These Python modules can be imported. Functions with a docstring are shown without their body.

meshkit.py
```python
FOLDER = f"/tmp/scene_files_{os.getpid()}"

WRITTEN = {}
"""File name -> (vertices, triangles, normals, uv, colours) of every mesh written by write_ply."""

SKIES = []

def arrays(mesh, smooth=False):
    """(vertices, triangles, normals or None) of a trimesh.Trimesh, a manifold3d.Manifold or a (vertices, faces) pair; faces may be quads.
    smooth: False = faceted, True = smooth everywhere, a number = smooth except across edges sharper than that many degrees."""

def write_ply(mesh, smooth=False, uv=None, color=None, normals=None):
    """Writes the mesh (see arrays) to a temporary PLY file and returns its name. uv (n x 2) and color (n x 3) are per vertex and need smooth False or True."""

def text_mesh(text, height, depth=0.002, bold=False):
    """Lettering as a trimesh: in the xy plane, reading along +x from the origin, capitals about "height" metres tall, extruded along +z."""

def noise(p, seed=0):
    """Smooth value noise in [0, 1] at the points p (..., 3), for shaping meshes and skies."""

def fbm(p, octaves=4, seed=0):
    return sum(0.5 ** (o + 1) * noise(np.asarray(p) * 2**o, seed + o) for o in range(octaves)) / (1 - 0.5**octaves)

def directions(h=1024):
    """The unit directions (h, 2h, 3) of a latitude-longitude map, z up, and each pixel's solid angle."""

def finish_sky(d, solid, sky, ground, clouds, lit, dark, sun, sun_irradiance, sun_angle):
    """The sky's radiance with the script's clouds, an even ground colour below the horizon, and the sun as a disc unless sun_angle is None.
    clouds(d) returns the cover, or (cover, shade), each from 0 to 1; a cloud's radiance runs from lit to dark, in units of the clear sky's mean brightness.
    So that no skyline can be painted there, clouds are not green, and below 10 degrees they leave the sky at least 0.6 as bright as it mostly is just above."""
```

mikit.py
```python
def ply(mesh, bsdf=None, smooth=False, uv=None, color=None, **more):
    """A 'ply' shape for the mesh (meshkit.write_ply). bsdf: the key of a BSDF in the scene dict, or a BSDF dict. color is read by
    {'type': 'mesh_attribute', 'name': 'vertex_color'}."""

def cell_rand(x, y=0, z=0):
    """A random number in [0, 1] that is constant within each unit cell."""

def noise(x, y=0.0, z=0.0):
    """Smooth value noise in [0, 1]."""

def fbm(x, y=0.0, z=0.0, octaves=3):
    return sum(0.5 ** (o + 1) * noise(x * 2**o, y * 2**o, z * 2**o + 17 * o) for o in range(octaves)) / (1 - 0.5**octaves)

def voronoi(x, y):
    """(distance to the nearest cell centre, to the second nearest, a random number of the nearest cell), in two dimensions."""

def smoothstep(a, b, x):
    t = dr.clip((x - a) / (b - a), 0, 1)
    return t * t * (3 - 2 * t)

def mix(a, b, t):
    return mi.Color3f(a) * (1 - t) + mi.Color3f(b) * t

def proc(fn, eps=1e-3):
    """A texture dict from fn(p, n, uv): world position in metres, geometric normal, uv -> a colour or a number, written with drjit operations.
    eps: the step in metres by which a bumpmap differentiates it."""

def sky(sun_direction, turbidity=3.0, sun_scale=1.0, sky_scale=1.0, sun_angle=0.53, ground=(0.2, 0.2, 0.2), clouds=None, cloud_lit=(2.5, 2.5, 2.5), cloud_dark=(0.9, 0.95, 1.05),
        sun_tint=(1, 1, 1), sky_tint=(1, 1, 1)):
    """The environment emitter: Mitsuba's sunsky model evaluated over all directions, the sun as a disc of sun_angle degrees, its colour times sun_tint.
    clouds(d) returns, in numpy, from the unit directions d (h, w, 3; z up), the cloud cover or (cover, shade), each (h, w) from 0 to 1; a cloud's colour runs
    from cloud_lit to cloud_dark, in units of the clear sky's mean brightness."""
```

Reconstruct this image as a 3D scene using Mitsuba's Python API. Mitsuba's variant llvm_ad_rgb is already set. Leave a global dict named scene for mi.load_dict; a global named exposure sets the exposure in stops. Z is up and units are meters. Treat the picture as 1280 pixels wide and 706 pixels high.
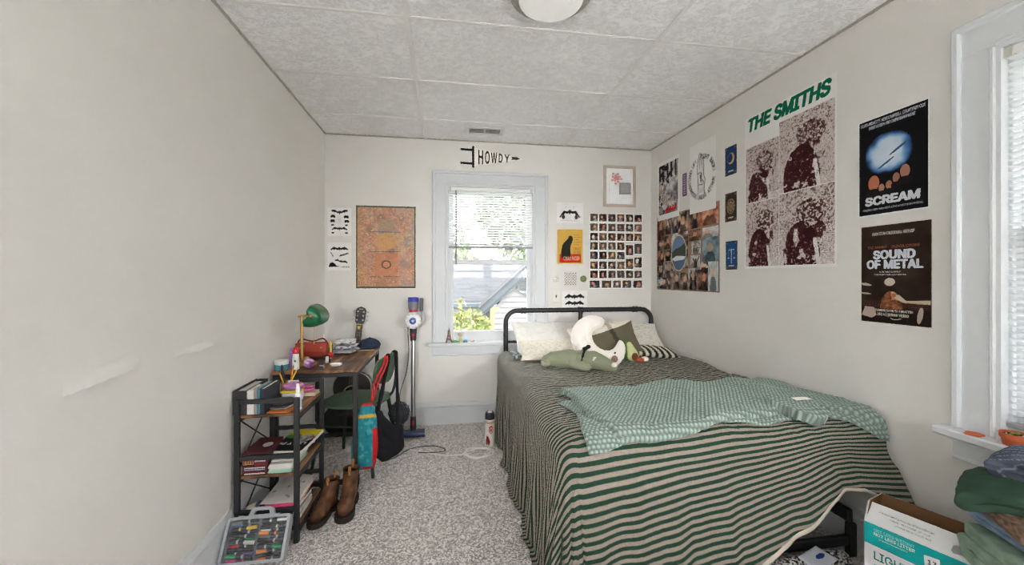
import math, random
import numpy as np, trimesh, manifold3d, shapely, drjit as dr, mitsuba as mi
import mikit, meshkit
from shapely import affinity
from shapely.geometry import Polygon, Point, LineString, box as rect
from mikit import noise, fbm, voronoi, cell_rand, smoothstep, proc

T = mi.ScalarTransform4f
scene, labels = {}, {}
rng = np.random.default_rng(7)

# ------------------------------------------------------------------ camera, sky, exposure
YAW, EYE = 0.1570, (0.0, 0.0, 1.252)
scene['camera'] = {'type': 'perspective', 'fov': 102.24, 'fov_axis': 'x', 'near_clip': 0.02, 'far_clip': 400.0,
                   'principal_point_offset_x': 0.0, 'principal_point_offset_y': 6.0 / 706,
                   'to_world': T().look_at(origin=EYE, target=(math.sin(YAW), math.cos(YAW), EYE[2]), up=(0, 0, 1))}


def overcast(d):
    c = meshkit.fbm(d * np.array([2.5, 2.5, 5.0]) + 3.1, 4, seed=5)
    return np.ones(c.shape), np.clip((c - 0.35) * 1.2, 0, 1) * 0.5


scene['sky'] = mikit.sky((0.3, -0.5, 0.8), turbidity=4.0, sun_scale=0.0, sky_scale=0.9, ground=(0.22, 0.22, 0.2), clouds=overcast,
                         cloud_lit=(1.3, 1.3, 1.3), cloud_dark=(1.0, 1.02, 1.06))
exposure = 5.56
FILL_BOWL = 2.7          # radiance of the bulbs in the added fill lamps
FILL_SPOT = 26.0          # radiance of the spot heads added to them
LAMP = 0.004          # radiance of the ceiling lamp's glass

# ------------------------------------------------------------------ colours and materials
def lin(*c):
    c = np.asarray(c[0] if len(c) == 1 else c, float) / 255
    return np.where(c <= 0.04045, c / 12.92, ((c + 0.055) / 1.055) ** 2.4)


def mix(a, b, t):
    a, b = ([float(q) for q in v] if isinstance(v, np.ndarray) else v for v in (a, b))
    return mikit.mix(a, b, t)


VC = {'type': 'mesh_attribute', 'name': 'vertex_color'}


def rgb(*c):
    return {'type': 'rgb', 'value': [float(x) for x in lin(*c)]}


def two(b):
    return {'type': 'twosided', 'bsdf': b}


def principled(color, rough, **k):
    return {'type': 'principled', 'base_color': color, 'roughness': rough, **k}


def bump(b, fn, scale=1.0, eps=1e-3):
    return {'type': 'bumpmap', 'arbitrary': proc(fn, eps), 'scale': scale, 'bsdf': b}


M = scene
M['matte'] = two({'type': 'diffuse', 'reflectance': VC})
M['satin'] = two(principled(VC, 0.5, specular=0.35))
M['gloss'] = two(principled(VC, 0.22, specular=0.5))
M['metal'] = two(principled(VC, 0.3, metallic=1.0))
M['powder'] = two(principled(VC, 0.42, specular=0.4))          # powder-coated steel
M['cloth'] = two(principled(VC, 0.95, specular=0.1, sheen=0.25))


def weave(p, n, uv):
    return 0.0006 * noise(p.x * 420, p.y * 420, p.z * 420) + 0.0022 * fbm(p.x * 38, p.y * 38, p.z * 38, 2)


M['fleece'] = two(bump(principled(VC, 1.0, specular=0.05, sheen=0.4), weave))
M['leaf'] = two({'type': 'diffuse', 'reflectance': VC})
M['pane'] = {'type': 'thindielectric', 'int_ior': 1.5}
M['trim_paint'] = two(principled(rgb(210, 213, 216), 0.6, specular=0.2))


def wall_relief(p, n, uv):
    a = fbm(p.x * 3.2, p.y * 3.2, p.z * 3.2, 3) * 0.0028
    b = fbm(p.x * 22, p.y * 22, p.z * 16, 2) * 0.0007
    return a + b


def wall_tone(p, n, uv):
    t = fbm(p.x * 1.7 + 5, p.y * 1.7, p.z * 2.3, 3)
    return mix(lin(218, 216, 211), lin(224, 222, 218), t)


M['wall_paint'] = two(bump(principled(proc(wall_tone), 0.6, specular=0.2), wall_relief))


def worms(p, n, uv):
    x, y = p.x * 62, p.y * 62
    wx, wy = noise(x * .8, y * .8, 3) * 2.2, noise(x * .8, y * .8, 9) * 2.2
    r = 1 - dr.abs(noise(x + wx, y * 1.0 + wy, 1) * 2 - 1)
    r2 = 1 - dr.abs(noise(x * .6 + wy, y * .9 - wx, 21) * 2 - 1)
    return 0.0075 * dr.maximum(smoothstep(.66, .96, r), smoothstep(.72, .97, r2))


def tile_relief_shading(p, n, uv):
    return mix(lin(231, 231, 230), lin(250, 250, 250), worms(p, n, uv) / 0.0075)  # relief shading painted into the colour: ridges lighter, recesses darker


M['tile_face'] = two(bump(principled(proc(tile_relief_shading), 0.8, specular=0.1), worms))


def carpet_tone(p, n, uv):
    a = noise(p.x * 210, p.y * 210, 1)
    b = noise(p.x * 120 + 7, p.y * 120, 2)
    big = fbm(p.x * 3, p.y * 3, 4, 3)
    t = smoothstep(.25, .8, a * .6 + b * .4 + (big - .5) * .12)
    c = mix(lin(150, 144, 140), lin(240, 235, 231), t)
    return mix(c, lin(112, 96, 84), smoothstep(.80, .92, noise(p.x * 150, p.y * 150, 31)) * .4)


def carpet_relief(p, n, uv):
    return 0.006 * noise(p.x * 95, p.y * 95, 8) + 0.003 * noise(p.x * 210, p.y * 210, 5)


M['carpet'] = two(bump(principled(proc(carpet_tone), 1.0, specular=0.0), carpet_relief))


def wood_tone(p, n, uv):
    g = fbm(p.x * 26, p.y * 3.2, p.z * 30, 3)
    l = noise(p.x * 120 + g * 5, p.y * 7, 2)
    c = mix(lin(92, 62, 42), lin(166, 120, 84), smoothstep(.25, .8, g))
    c = mix(c, lin(60, 42, 32), smoothstep(.62, .85, l) * .55)
    return mix(c, lin(58, 44, 36), smoothstep(.58, .75, fbm(p.x * 5 + 3, p.y * 4, 7, 3)) * .75)


M['rustic_wood'] = two(principled(proc(wood_tone), 0.42, specular=0.4))


def stripe_tone(p, n, uv):
    w = uv.y / 0.0285 + (noise(uv.x * 5, uv.y * 5, 3) - .5) * .25
    f = w - dr.floor(w)
    g = smoothstep(.0, .07, f) * (1 - smoothstep(.49, .56, f))
    m = noise(uv.x * 420, uv.y * 420, 2)
    return mix(mix(lin(130, 120, 113), lin(150, 139, 131), m), mix(lin(31, 54, 42), lin(42, 66, 52), m), g)


M['striped_cotton'] = two(bump(principled(proc(stripe_tone), 0.95, specular=0.08, sheen=1.0, sheen_tint=0.2), weave))


def shingle_tone(p, n, uv):
    r = dr.floor(p.y * 7)
    return mix(lin(86, 88, 91), lin(107, 109, 113), .6 * cell_rand(p.x * 3.2 + cell_rand(r) * 7, r) + .4 * noise(p.x * 30, p.y * 30))


M['shingle'] = two({'type': 'diffuse', 'reflectance': proc(shingle_tone)})


def tweed_tone(p, n, uv):
    v = noise(p.x * 170, p.y * 170, p.z * 170)
    return mix(lin(38, 38, 40), lin(205, 203, 200), smoothstep(.42, .6, v))


M['tweed'] = two(principled(proc(tweed_tone), 1.0, specular=0.0))

# ------------------------------------------------------------------ mesh helpers
def A(*p):
    return np.array(p, float)


def cat(*ms):
    ms = [m for m in (ms[0] if len(ms) == 1 and isinstance(ms[0], (list, tuple)) else ms)]
    return trimesh.util.concatenate(ms)


def bx(x0, x1, y0, y1, z0, z1, r=0.0):
    x0, x1 = min(x0, x1), max(x0, x1); y0, y1 = min(y0, y1), max(y0, y1); z0, z1 = min(z0, z1), max(z0, z1)
    if r <= 0:
        m = trimesh.creation.box((x1 - x0, y1 - y0, z1 - z0))
        m.apply_translation(((x0 + x1) / 2, (y0 + y1) / 2, (z0 + z1) / 2))
        return m
    r = min(r, (x1 - x0) * .49, (y1 - y0) * .49, (z1 - z0) * .49)
    P = []
    for x, sx in ((x0, 1), (x1, -1)):
        for y, sy in ((y0, 1), (y1, -1)):
            for z, sz in ((z0, 1), (z1, -1)):
                P += [(x, y + sy * r, z + sz * r), (x + sx * r, y, z + sz * r), (x + sx * r, y + sy * r, z)]
    return man(manifold3d.Manifold.hull_points(np.array(P)))


def man(m):
    k = m.to_mesh()
    return trimesh.Trimesh(np.array(k.vert_properties[:, :3], float), np.array(k.tri_verts), process=False)


def cyl(p0, p1, r0, r1=None, n=16):
    r1 = r0 if r1 is None else r1
    return tube([p0, p1], [r0, r1], n)


def tube(pts, r, n=10, closed=False, caps=True):
    p = np.asarray(pts, float); k = len(p)
    r = np.broadcast_to(np.asarray(r, float), (k,))
    if closed:
        t = np.roll(p, -1, 0) - np.roll(p, 1, 0)
    else:
        t = np.gradient(p, axis=0) if k > 2 else np.repeat((p[1] - p[0])[None], 2, 0)
    t = t / (np.linalg.norm(t, axis=1, keepdims=True) + 1e-12)
    a = np.cross(t[0], A(0, 0, 1) if abs(t[0][2]) < .9 else A(1, 0, 0)); a /= np.linalg.norm(a)
    ang = np.arange(n) * 2 * np.pi / n
    V = []
    for i in range(k):
        a = a - t[i] * (a @ t[i]); a /= np.linalg.norm(a) + 1e-12
        b = np.cross(t[i], a)
        V.append(p[i] + r[i] * (np.cos(ang)[:, None] * a + np.sin(ang)[:, None] * b))
    V = np.vstack(V); F = []
    for i in range(k if closed else k - 1):
        j = (i + 1) % k
        for s in range(n):
            s2 = (s + 1) % n
            F += [(i * n + s, i * n + s2, j * n + s2), (i * n + s, j * n + s2, j * n + s)]
    if caps and not closed:
        V = np.vstack([V, p[0], p[-1]])
        for s in range(n):
            F += [(k * n, (s + 1) % n, s), (k * n + 1, (k - 1) * n + s, (k - 1) * n + (s + 1) % n)]
    return trimesh.Trimesh(V, np.array(F), process=False)


def spl(pts, n=30, closed=False):
    from scipy.interpolate import CubicSpline
    p = np.asarray(pts, float)
    if closed:
        p = np.vstack([p, p[:1]])
    d = np.r_[0, np.cumsum(np.linalg.norm(np.diff(p, axis=0), axis=1) ** .6 + 1e-9)]
    s = CubicSpline(d, p, bc_type='periodic' if closed else 'natural')
    return s(np.linspace(0, d[-1], n, endpoint=not closed))


def lathe(profile, n=28, at=(0, 0, 0), axis=None):
    m = trimesh.creation.revolve(np.asarray(profile, float), sections=n)
    if m.volume < 0:
        m.invert()
    if axis is not None:
        m.apply_transform(trimesh.geometry.align_vectors((0, 0, 1), axis))
    m.apply_translation(at)
    return m


def extr(poly, h, frame=None):
    ms = [trimesh.creation.extrude_polygon(g, h, engine='earcut') for g in getattr(poly, 'geoms', [poly]) if g.area > 1e-9]
    m = cat(ms)
    if frame is not None:
        m.apply_transform(frame)
    return m


def fr(O, U, V):
    U, V = A(*U), A(*V); F = np.eye(4)
    F[:3, 0], F[:3, 1], F[:3, 2], F[:3, 3] = U, V, np.cross(U, V), O
    return F


def rot(m, deg, axis=(0, 0, 1), at=(0, 0, 0)):
    m = m.copy(); m.apply_transform(trimesh.transformations.rotation_matrix(math.radians(deg), axis, at)); return m


def mv(m, *d):
    m = m.copy(); m.apply_translation(d); return m


def ell(c, r, n=3):
    m = trimesh.creation.icosphere(n); m.apply_scale(r); m.apply_translation(c); return m


def grid(P, flip=False):
    """quads of a (n, m, 3) array of points"""
    n, m = P.shape[:2]
    i, j = np.meshgrid(np.arange(n - 1), np.arange(m - 1), indexing='ij')
    a = i * m + j
    q = np.stack([a, a + m, a + m + 1, a + 1], -1).reshape(-1, 4)
    if flip:
        q = q[:, ::-1]
    return trimesh.Trimesh(P.reshape(-1, 3), np.vstack([q[:, [0, 1, 2]], q[:, [0, 2, 3]]]), process=False)


def sph(p, r, n=20):
    return manifold3d.Manifold.sphere(float(r), n).translate([float(x) for x in p])


def blob(bones, step=.012, smooth=8, n=20):
    """bones: ((p, r), (q, s)) pairs -> one smooth body"""
    ms = [manifold3d.Manifold.batch_hull([sph(a, r, n), sph(b, s, n)]) for (a, r), (b, s) in bones]
    m = man(manifold3d.Manifold.batch_boolean(ms, manifold3d.OpType.Add).refine_to_length(step))
    m.merge_vertices()
    if smooth:
        trimesh.smoothing.filter_taubin(m, iterations=smooth)
    return m


def chain(pts):
    return list(zip(pts[:-1], pts[1:]))


def lump(m, amp, freq, seed=0):
    m = m.copy(); v = np.array(m.vertices)
    n = np.array(m.vertex_normals)
    m.vertices = v + n * ((meshkit.fbm(v * freq, 3, seed) - .5) * 2 * amp)[:, None]
    return m


def cushion(w, l, h, n=36, e=3.0, seed=0, wr=.006, pinch=.06):
    """pillow lying flat, centred"""
    u = np.sin(np.linspace(-1, 1, n) * np.pi / 2)
    U, V = np.meshgrid(u, u, indexing='ij')
    k = np.clip((1 - np.abs(U) ** e) * (1 - np.abs(V) ** e), 0, 1) ** .5
    px = U * w / 2 * (1 - pinch * (1 - np.abs(V) ** 2)); py = V * l / 2 * (1 - pinch * (1 - np.abs(U) ** 2))
    out = []
    for s in (1, -1):
        Z = s * h / 2 * k
        P = np.stack([px, py, Z], -1)
        P[..., 2] += (meshkit.fbm(P * 9 + s * 3, 3, seed) - .5) * wr * 4 * k + (meshkit.fbm(P * A(30, 6, 10), 2, seed + 3) - .5) * wr * k
        out.append(grid(P, flip=(s < 0)))
    m = cat(out); m.merge_vertices(); m.fix_normals()
    return m


# ------------------------------------------------------------------ scene helpers
def key_for(base):
    if base not in scene and base not in labels:
        return base
    i = 1
    while f'{base}_{i:03d}' in scene or f'{base}_{i:03d}' in labels:
        i += 1
    return f'{base}_{i:03d}'


def thing(name, label, cat_, group=None):
    k = key_for(name)
    labels[k] = {'label': label, 'category': cat_}
    if group:
        labels[k]['group'] = group
    return k


def put(k, mesh, color=None, mat='satin', smooth=32, uv=None):
    if mesh is None:
        return k
    if color is None:
        scene[k] = mikit.ply(mesh, mat, smooth if uv is None else True, uv=uv)
        return k
    if smooth is not False and smooth is not True:
        mesh = trimesh.graph.smooth_shade(mesh, angle=math.radians(smooth), facet_minarea=None); smooth = True
    v = np.asarray(mesh.vertices)
    c = color(v, mesh) if callable(color) else np.asarray(color, float)
    c = lin(c)
    if c.ndim == 1:
        c = np.repeat(c[None], len(v), 0)
    scene[k] = mikit.ply(mesh, mat, smooth, color=c, uv=uv)
    return k


def part(parent, name, mesh, color=None, mat='satin', smooth=32, label=None, uv=None, kind=None):
    k = key_for(f'{parent}__{name}')
    put(k, mesh, color, mat, smooth, uv)
    if label or kind:
        labels[k] = {}
        if label: labels[k]['label'] = label
        if kind: labels[k]['kind'] = kind
    return k


def solid(name, label, cat_, mesh, color=None, mat='satin', smooth=32, group=None, uv=None):
    k = thing(name, label, cat_, group)
    return put(k, mesh, color, mat, smooth, uv)


def struct(name, mesh=None, color=None, mat='satin', smooth=False, label=None):
    labels[name] = {'kind': 'structure'}
    if label:
        labels[name]['label'] = label
    if mesh is not None:
        put(name, mesh, color, mat, smooth)
    return name
# ------------------------------------------------------------------ the room
XL, XR, YB, YF, ZC = -0.988, 1.874, 3.586, -1.35, 2.432
W1 = (0.005, 0.762)            # back window opening, x
W2 = (1.134, -0.30)            # right window opening, y
W3 = (-0.75, 1.65)             # front window opening, x; unseen window added for fill light
SILL, HEAD = 0.70, 2.042

struct('floor', bx(XL - .1, XR + .1, YF - .1, YB + .1, -.08, 0), None, 'carpet')


def wall_y(x0, x1, y, t, hole):
    g = rect(x0, -.0, x1, 2.55).difference(rect(*hole)) if hole else rect(x0, 0, x1, 2.55)
    return extr(g, t, fr((0, y + t, 0), (1, 0, 0), (0, 0, 1)))


def wall_x(y0, y1, x, t, hole):
    g = rect(y0, 0, y1, 2.55).difference(rect(*hole)) if hole else rect(y0, 0, y1, 2.55)
    return extr(g, t, fr((x, 0, 0), (0, 1, 0), (0, 0, 1)))


struct('wall_back', wall_y(XL - .14, XR + .14, YB, .14, (W1[0], SILL, W1[1], HEAD)), None, 'wall_paint')
struct('wall_front', wall_y(XL - .14, XR + .14, YF - .14, .14, (W3[0], SILL, W3[1], HEAD)), None, 'wall_paint')
struct('wall_right', wall_x(YF, YB, XR, .14, (W2[1], SILL, W2[0], HEAD)), None, 'wall_paint')
struct('wall_left', wall_x(YF, YB, XL - .14, .14, None), None, 'wall_paint')

# lifted paint along an old crack in the left wall: a thin lip with a soft slope above it
def paint_lip(pts, h0, seed, wide=.045):
    p = spl(pts, 60); m = 12
    P = np.zeros((60, m, 3)); r = np.random.default_rng(seed)
    end = np.sin(np.linspace(0, np.pi, 60)) ** .6
    jag = (meshkit.fbm(np.c_[p[:, :2] * 60, p[:, :1]], 3, seed) - .5) * .012
    for j in range(m):
        s = j / (m - 1)
        P[:, j, 0] = XL + .0002 + h0 * end * (1 - s) ** 1.6
        P[:, j, 1] = p[:, 0]
        P[:, j, 2] = p[:, 1] + jag * (1 - s) + wide * s
    lip = P[:, :1].copy(); lip[..., 0] = XL - .001; lip[..., 2] += .002
    return grid(np.concatenate([lip, P], 1))


part('wall_left', 'paint_crack', paint_lip([(1.244, .940), (1.322, .953), (1.421, .962), (1.523, .966)], .020, 3), None, 'wall_paint', smooth=40)
part('wall_left', 'paint_crack', paint_lip([(1.69, .960), (1.75, .965), (1.80, .958), (1.88, .962), (1.956, .954)], .012, 5, .03), None, 'wall_paint', smooth=40)

# ceiling: slab, tiles and tees
struct('ceiling', bx(XL - .1, XR + .1, YF - .1, YB + .1, ZC + .03, ZC + .09), (190, 188, 184))
tx = [XL, -.180, 1.040, XR]
ty = [YB, 3.144, 2.534, 1.924, 1.314, .704, .094, -.516, -1.126, -1.736, YF]
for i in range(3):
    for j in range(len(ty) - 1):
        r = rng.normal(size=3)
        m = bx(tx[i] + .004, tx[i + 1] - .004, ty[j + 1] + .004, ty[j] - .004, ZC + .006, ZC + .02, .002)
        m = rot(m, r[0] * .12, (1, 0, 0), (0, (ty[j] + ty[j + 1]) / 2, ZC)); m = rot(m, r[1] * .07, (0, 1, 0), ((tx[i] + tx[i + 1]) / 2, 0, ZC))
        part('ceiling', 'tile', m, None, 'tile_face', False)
for x in tx[1:3]:
    part('ceiling', 'tee', bx(x - .011, x + .011, YF, YB, ZC, ZC + .005, .001), (228, 227, 224))
for y in ty[1:-1]:
    for i in range(3):
        part('ceiling', 'tee', bx(tx[i] + (.012 if i else 0), tx[i + 1] - (.012 if i < 2 else 0), y - .009, y + .009, ZC + .0005, ZC + .005, .001), (228, 227, 224))
for a in (bx(XL, XL + .010, YF, YB, ZC - .004, ZC + .006), bx(XR - .010, XR, YF, YB, ZC - .004, ZC + .006), bx(XL, XR, YB - .010, YB, ZC - .004, ZC + .006), bx(XL, XR, YF, YF + .02, ZC - .002, ZC + .006)):
    part('ceiling', 'wall_angle', a, (160, 156, 148))  # trim darkened: the shadow gap at the ceiling edge is put into its colour

# baseboards: flat board, moulded cap
def baseboard(name, a, b, out):
    a, b, out = A(*a), A(*b), A(*out)
    prof = Polygon([(0, 0), (.016, 0), (.016, .140), (.013, .146), (.020, .150), (.020, .160), (.014, .170), (.008, .182), (0, .184)])
    d = b - a; L = np.linalg.norm(d); d /= L
    m = extr(prof, L)
    F = np.eye(4); F[:3, 0] = out; F[:3, 1] = (0, 0, 1); F[:3, 2] = d; F[:3, 3] = a
    if np.linalg.det(F[:3, :3]) < 0:
        F[:3, 2] = -d; F[:3, 3] = b
    m.apply_transform(F)
    struct(name, m, None, 'trim_paint')


baseboard('baseboard_left', (XL, YF, 0), (XL, YB, 0), (1, 0, 0))
baseboard('baseboard_right', (XR, YF, 0), (XR, YB, 0), (-1, 0, 0))
baseboard('baseboard_back', (XL, YB, 0), (XR, YB, 0), (0, -1, 0))
baseboard('baseboard_front', (XL, YF, 0), (XR, YF, 0), (0, 1, 0))

# ------------------------------------------------------------------ windows, in a local frame: x along, y outwards, z up
def window(name, F, W, units=1, cas=.125):
    struct(name)
    def p(n, m, mat='trim_paint', color=None, label=None):
        m.apply_transform(F); return part(name, n, m, color, mat, 32, label)
    H0, H1 = SILL, HEAD
    for s in (0, 1):
        a, b = ((-cas, -.004) if s == 0 else (W + .004, W + cas))
        o = a if s == 0 else b - .028
        i = b - .016 if s == 0 else a
        p('casing', cat(bx(a, b, -.018, 0, H0, H1 + .004, .002), bx(o, o + .028, -.032, 0, H0, H1 + cas, .006), bx(i, i + .016, -.023, 0, H0, H1 + .004, .004)))
        j = -.004 if s == 0 else W - .010
        p('jamb', bx(j, j + .014, -.016, .15, H0, H1))
    p('head_casing', cat(bx(-cas, W + cas, -.018, 0, H1 + .004, H1 + cas, .002), bx(-cas, W + cas, -.032, 0, H1 + cas - .028, H1 + cas, .006), bx(-.004, W + .004, -.023, 0, H1 + .004, H1 + .020, .004)))
    p('head_jamb', bx(-.004, W + .004, -.016, .15, H1 - .010, H1 + .004))
    p('stool', bx(-cas - .035, W + cas + .035, -.070, .03, H0 - .030, H0, .006))
    p('apron', cat(bx(-cas, W + cas, -.018, 0, H0 - .115, H0 - .030, .003), bx(-cas, W + cas, -.024, 0, H0 - .115, H0 - .102, .004)))
    p('outer_sill', bx(-.02, W + .02, .03, .19, H0 - .05, H0 + .006, .004))
    w = W / units
    for k in range(units):
        a, b = k * w + .010, (k + 1) * w - .010
        if k:
            p('mullion', bx(k * w - .03, k * w + .03, -.01, .14, H0, H1, .003))
            a += .03
        if k < units - 1:
            b -= .03
        mid = 1.391
        for y, z0, z1, bot, top, nm in ((.034, H0 + .002, mid + .018, .085, .040, 'lower_sash'), (.072, mid - .018, H1 - .012, .036, .045, 'upper_sash')):
            s = .043
            fm = cat(bx(a, a + s, y, y + .034, z0, z1, .003), bx(b - s, b, y, y + .034, z0, z1, .003), bx(a + s, b - s, y, y + .034, z0, z0 + bot, .003), bx(a + s, b - s, y, y + .034, z1 - top, z1, .003))
            sash = p(nm, fm)
            g = bx(a + s, b - s, y + .017, y + .0175, z0 + bot, z1 - top)
            g = trimesh.Trimesh(np.array([(a + s, y + .017, z0 + bot), (b - s, y + .017, z0 + bot), (b - s, y + .017, z1 - top), (a + s, y + .017, z1 - top)]), np.array([[0, 1, 2], [0, 2, 3]]), process=False)
            g.apply_transform(F); part(sash, 'pane', g, None, 'pane')
        p('stop', cat(bx(a - .006, a + .012, .016, .033, H0, H1 - .01, .003), bx(b - .012, b + .006, .016, .033, H0, H1 - .01, .003)))
        p('sash_lift', bx(b - .16, b - .075, .012, .034, H0 + .088, H0 + .098, .003), 'powder', (70, 72, 74), 'dark sash lift')
        p('sash_lock', cat(bx((a + b) / 2 - .02, (a + b) / 2 + .02, .036, .06, mid + .018, mid + .024, .002), bx((a + b) / 2 - .006, (a + b) / 2 + .018, .04, .05, mid + .024, mid + .032, .002)), 'satin', (205, 206, 206))


FB = fr((W1[0], YB, 0), (1, 0, 0), (0, 1, 0))
FR = fr((XR, W2[0], 0), (0, -1, 0), (1, 0, 0))
FF = fr((W3[1], YF, 0), (-1, 0, 0), (0, -1, 0))
window('window_1', FB, W1[1] - W1[0])
window('window_2', FR, W2[0] - W2[1], 1)
window('window_3', FF, W3[1] - W3[0], 3)  # added behind the camera to let in more light


def blind(label, F, W, z_bot, y, pitch, tilt, gap=.012, tip=None):
    k = thing('window_blind', label, 'blind')
    def p(n, m, color, mat='satin', sm=32):
        m.apply_transform(F); return part(k, n, m, color, mat, sm)
    z1 = HEAD - .012
    p('headrail', bx(gap, W - gap, y - .014, y + .014, z1 - .028, z1, .002), (232, 233, 233))
    for s in (gap - .004, W - gap - .022):
        p('bracket', bx(s, s + .026, y - .018, y + .017, z1 - .034, z1 + .001, .002), (196, 192, 184))
    x = np.linspace(-.0125, .0125, 5)
    cs = np.stack([x, .0016 * (1 - (x / .0125) ** 2)], -1)
    t = math.radians(tilt); R = np.array([[math.cos(t), -math.sin(t)], [math.sin(t), math.cos(t)]])
    cs = cs @ R.T
    z = z1 - .040
    first = None
    while z > z_bot + .012:
        dz = (rng.random() - .5) * .001
        P = np.zeros((2, 5, 3))
        for e, X_ in enumerate((gap + .002, W - gap - .002)):
            P[e, :, 0] = X_; P[e, :, 1] = y + cs[:, 0]; P[e, :, 2] = z + cs[:, 1] + dz
        g = grid(P); g2 = grid(P - A(0, 0, .0006), True)
        p('slat', cat(g, g2), (236, 238, 238), 'matte', True)
        z -= pitch
    p('bottom_rail', bx(gap, W - gap, y - .012, y + .012, z_bot - .008, z_bot + .010, .003), (150, 152, 154))
    for q in (.10, .5, .90):
        p('ladder_cord', cat(cyl((W * q, y - .0135, z1 - .03), (W * q, y - .0135, z_bot), .0007, n=5), cyl((W * q, y + .0135, z1 - .03), (W * q, y + .0135, z_bot), .0007, n=5)), (214, 214, 210))
    if tip:
        p('wand', cat(cyl((tip, y - .022, z1 - .03), (tip, y - .024, 1.375), 0.0045, n=8), ell((tip, y - .024, 1.37), (.005, .005, .009), 1)), (112, 114, 116))
    return k


blind('white mini blind half raised over the back window beside the headboard', FB, W1[1] - W1[0], 1.515, .004, .0215, -27, tip=.075)
blind('white mini blind lowered over the right window above the clothes pile', FR, W2[0] - W2[1], .755, .012, .0215, -28)

# ------------------------------------------------------------------ ceiling lamp and air vent
def ceiling_lamp(c, z):
    k = thing('ceiling_lamp', 'round flush ceiling lamp with a frosted white glass bowl and grey metal pan', 'lamp')
    cx, cy = c
    part(k, 'pan', lathe([(0, 0), (.166, 0), (.170, -.006), (.168, -.020), (.160, -.028), (.142, -.031), (.02, -.032)], 48, (cx, cy, z)), (150, 147, 140), 'satin')
    prof = [(.134, -.030)] + [(.134 * math.cos(a), -.033 - .050 * math.sin(a)) for a in np.linspace(0, math.pi / 2, 16)]
    kk = part(k, 'glass_bowl', lathe(prof, 48, (cx, cy, z)), (222, 222, 219), 'gloss')
    scene[kk]['emitter'] = {'type': 'area', 'radiance': {'type': 'rgb', 'value': [LAMP, LAMP * .985, LAMP * .95]}}


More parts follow.
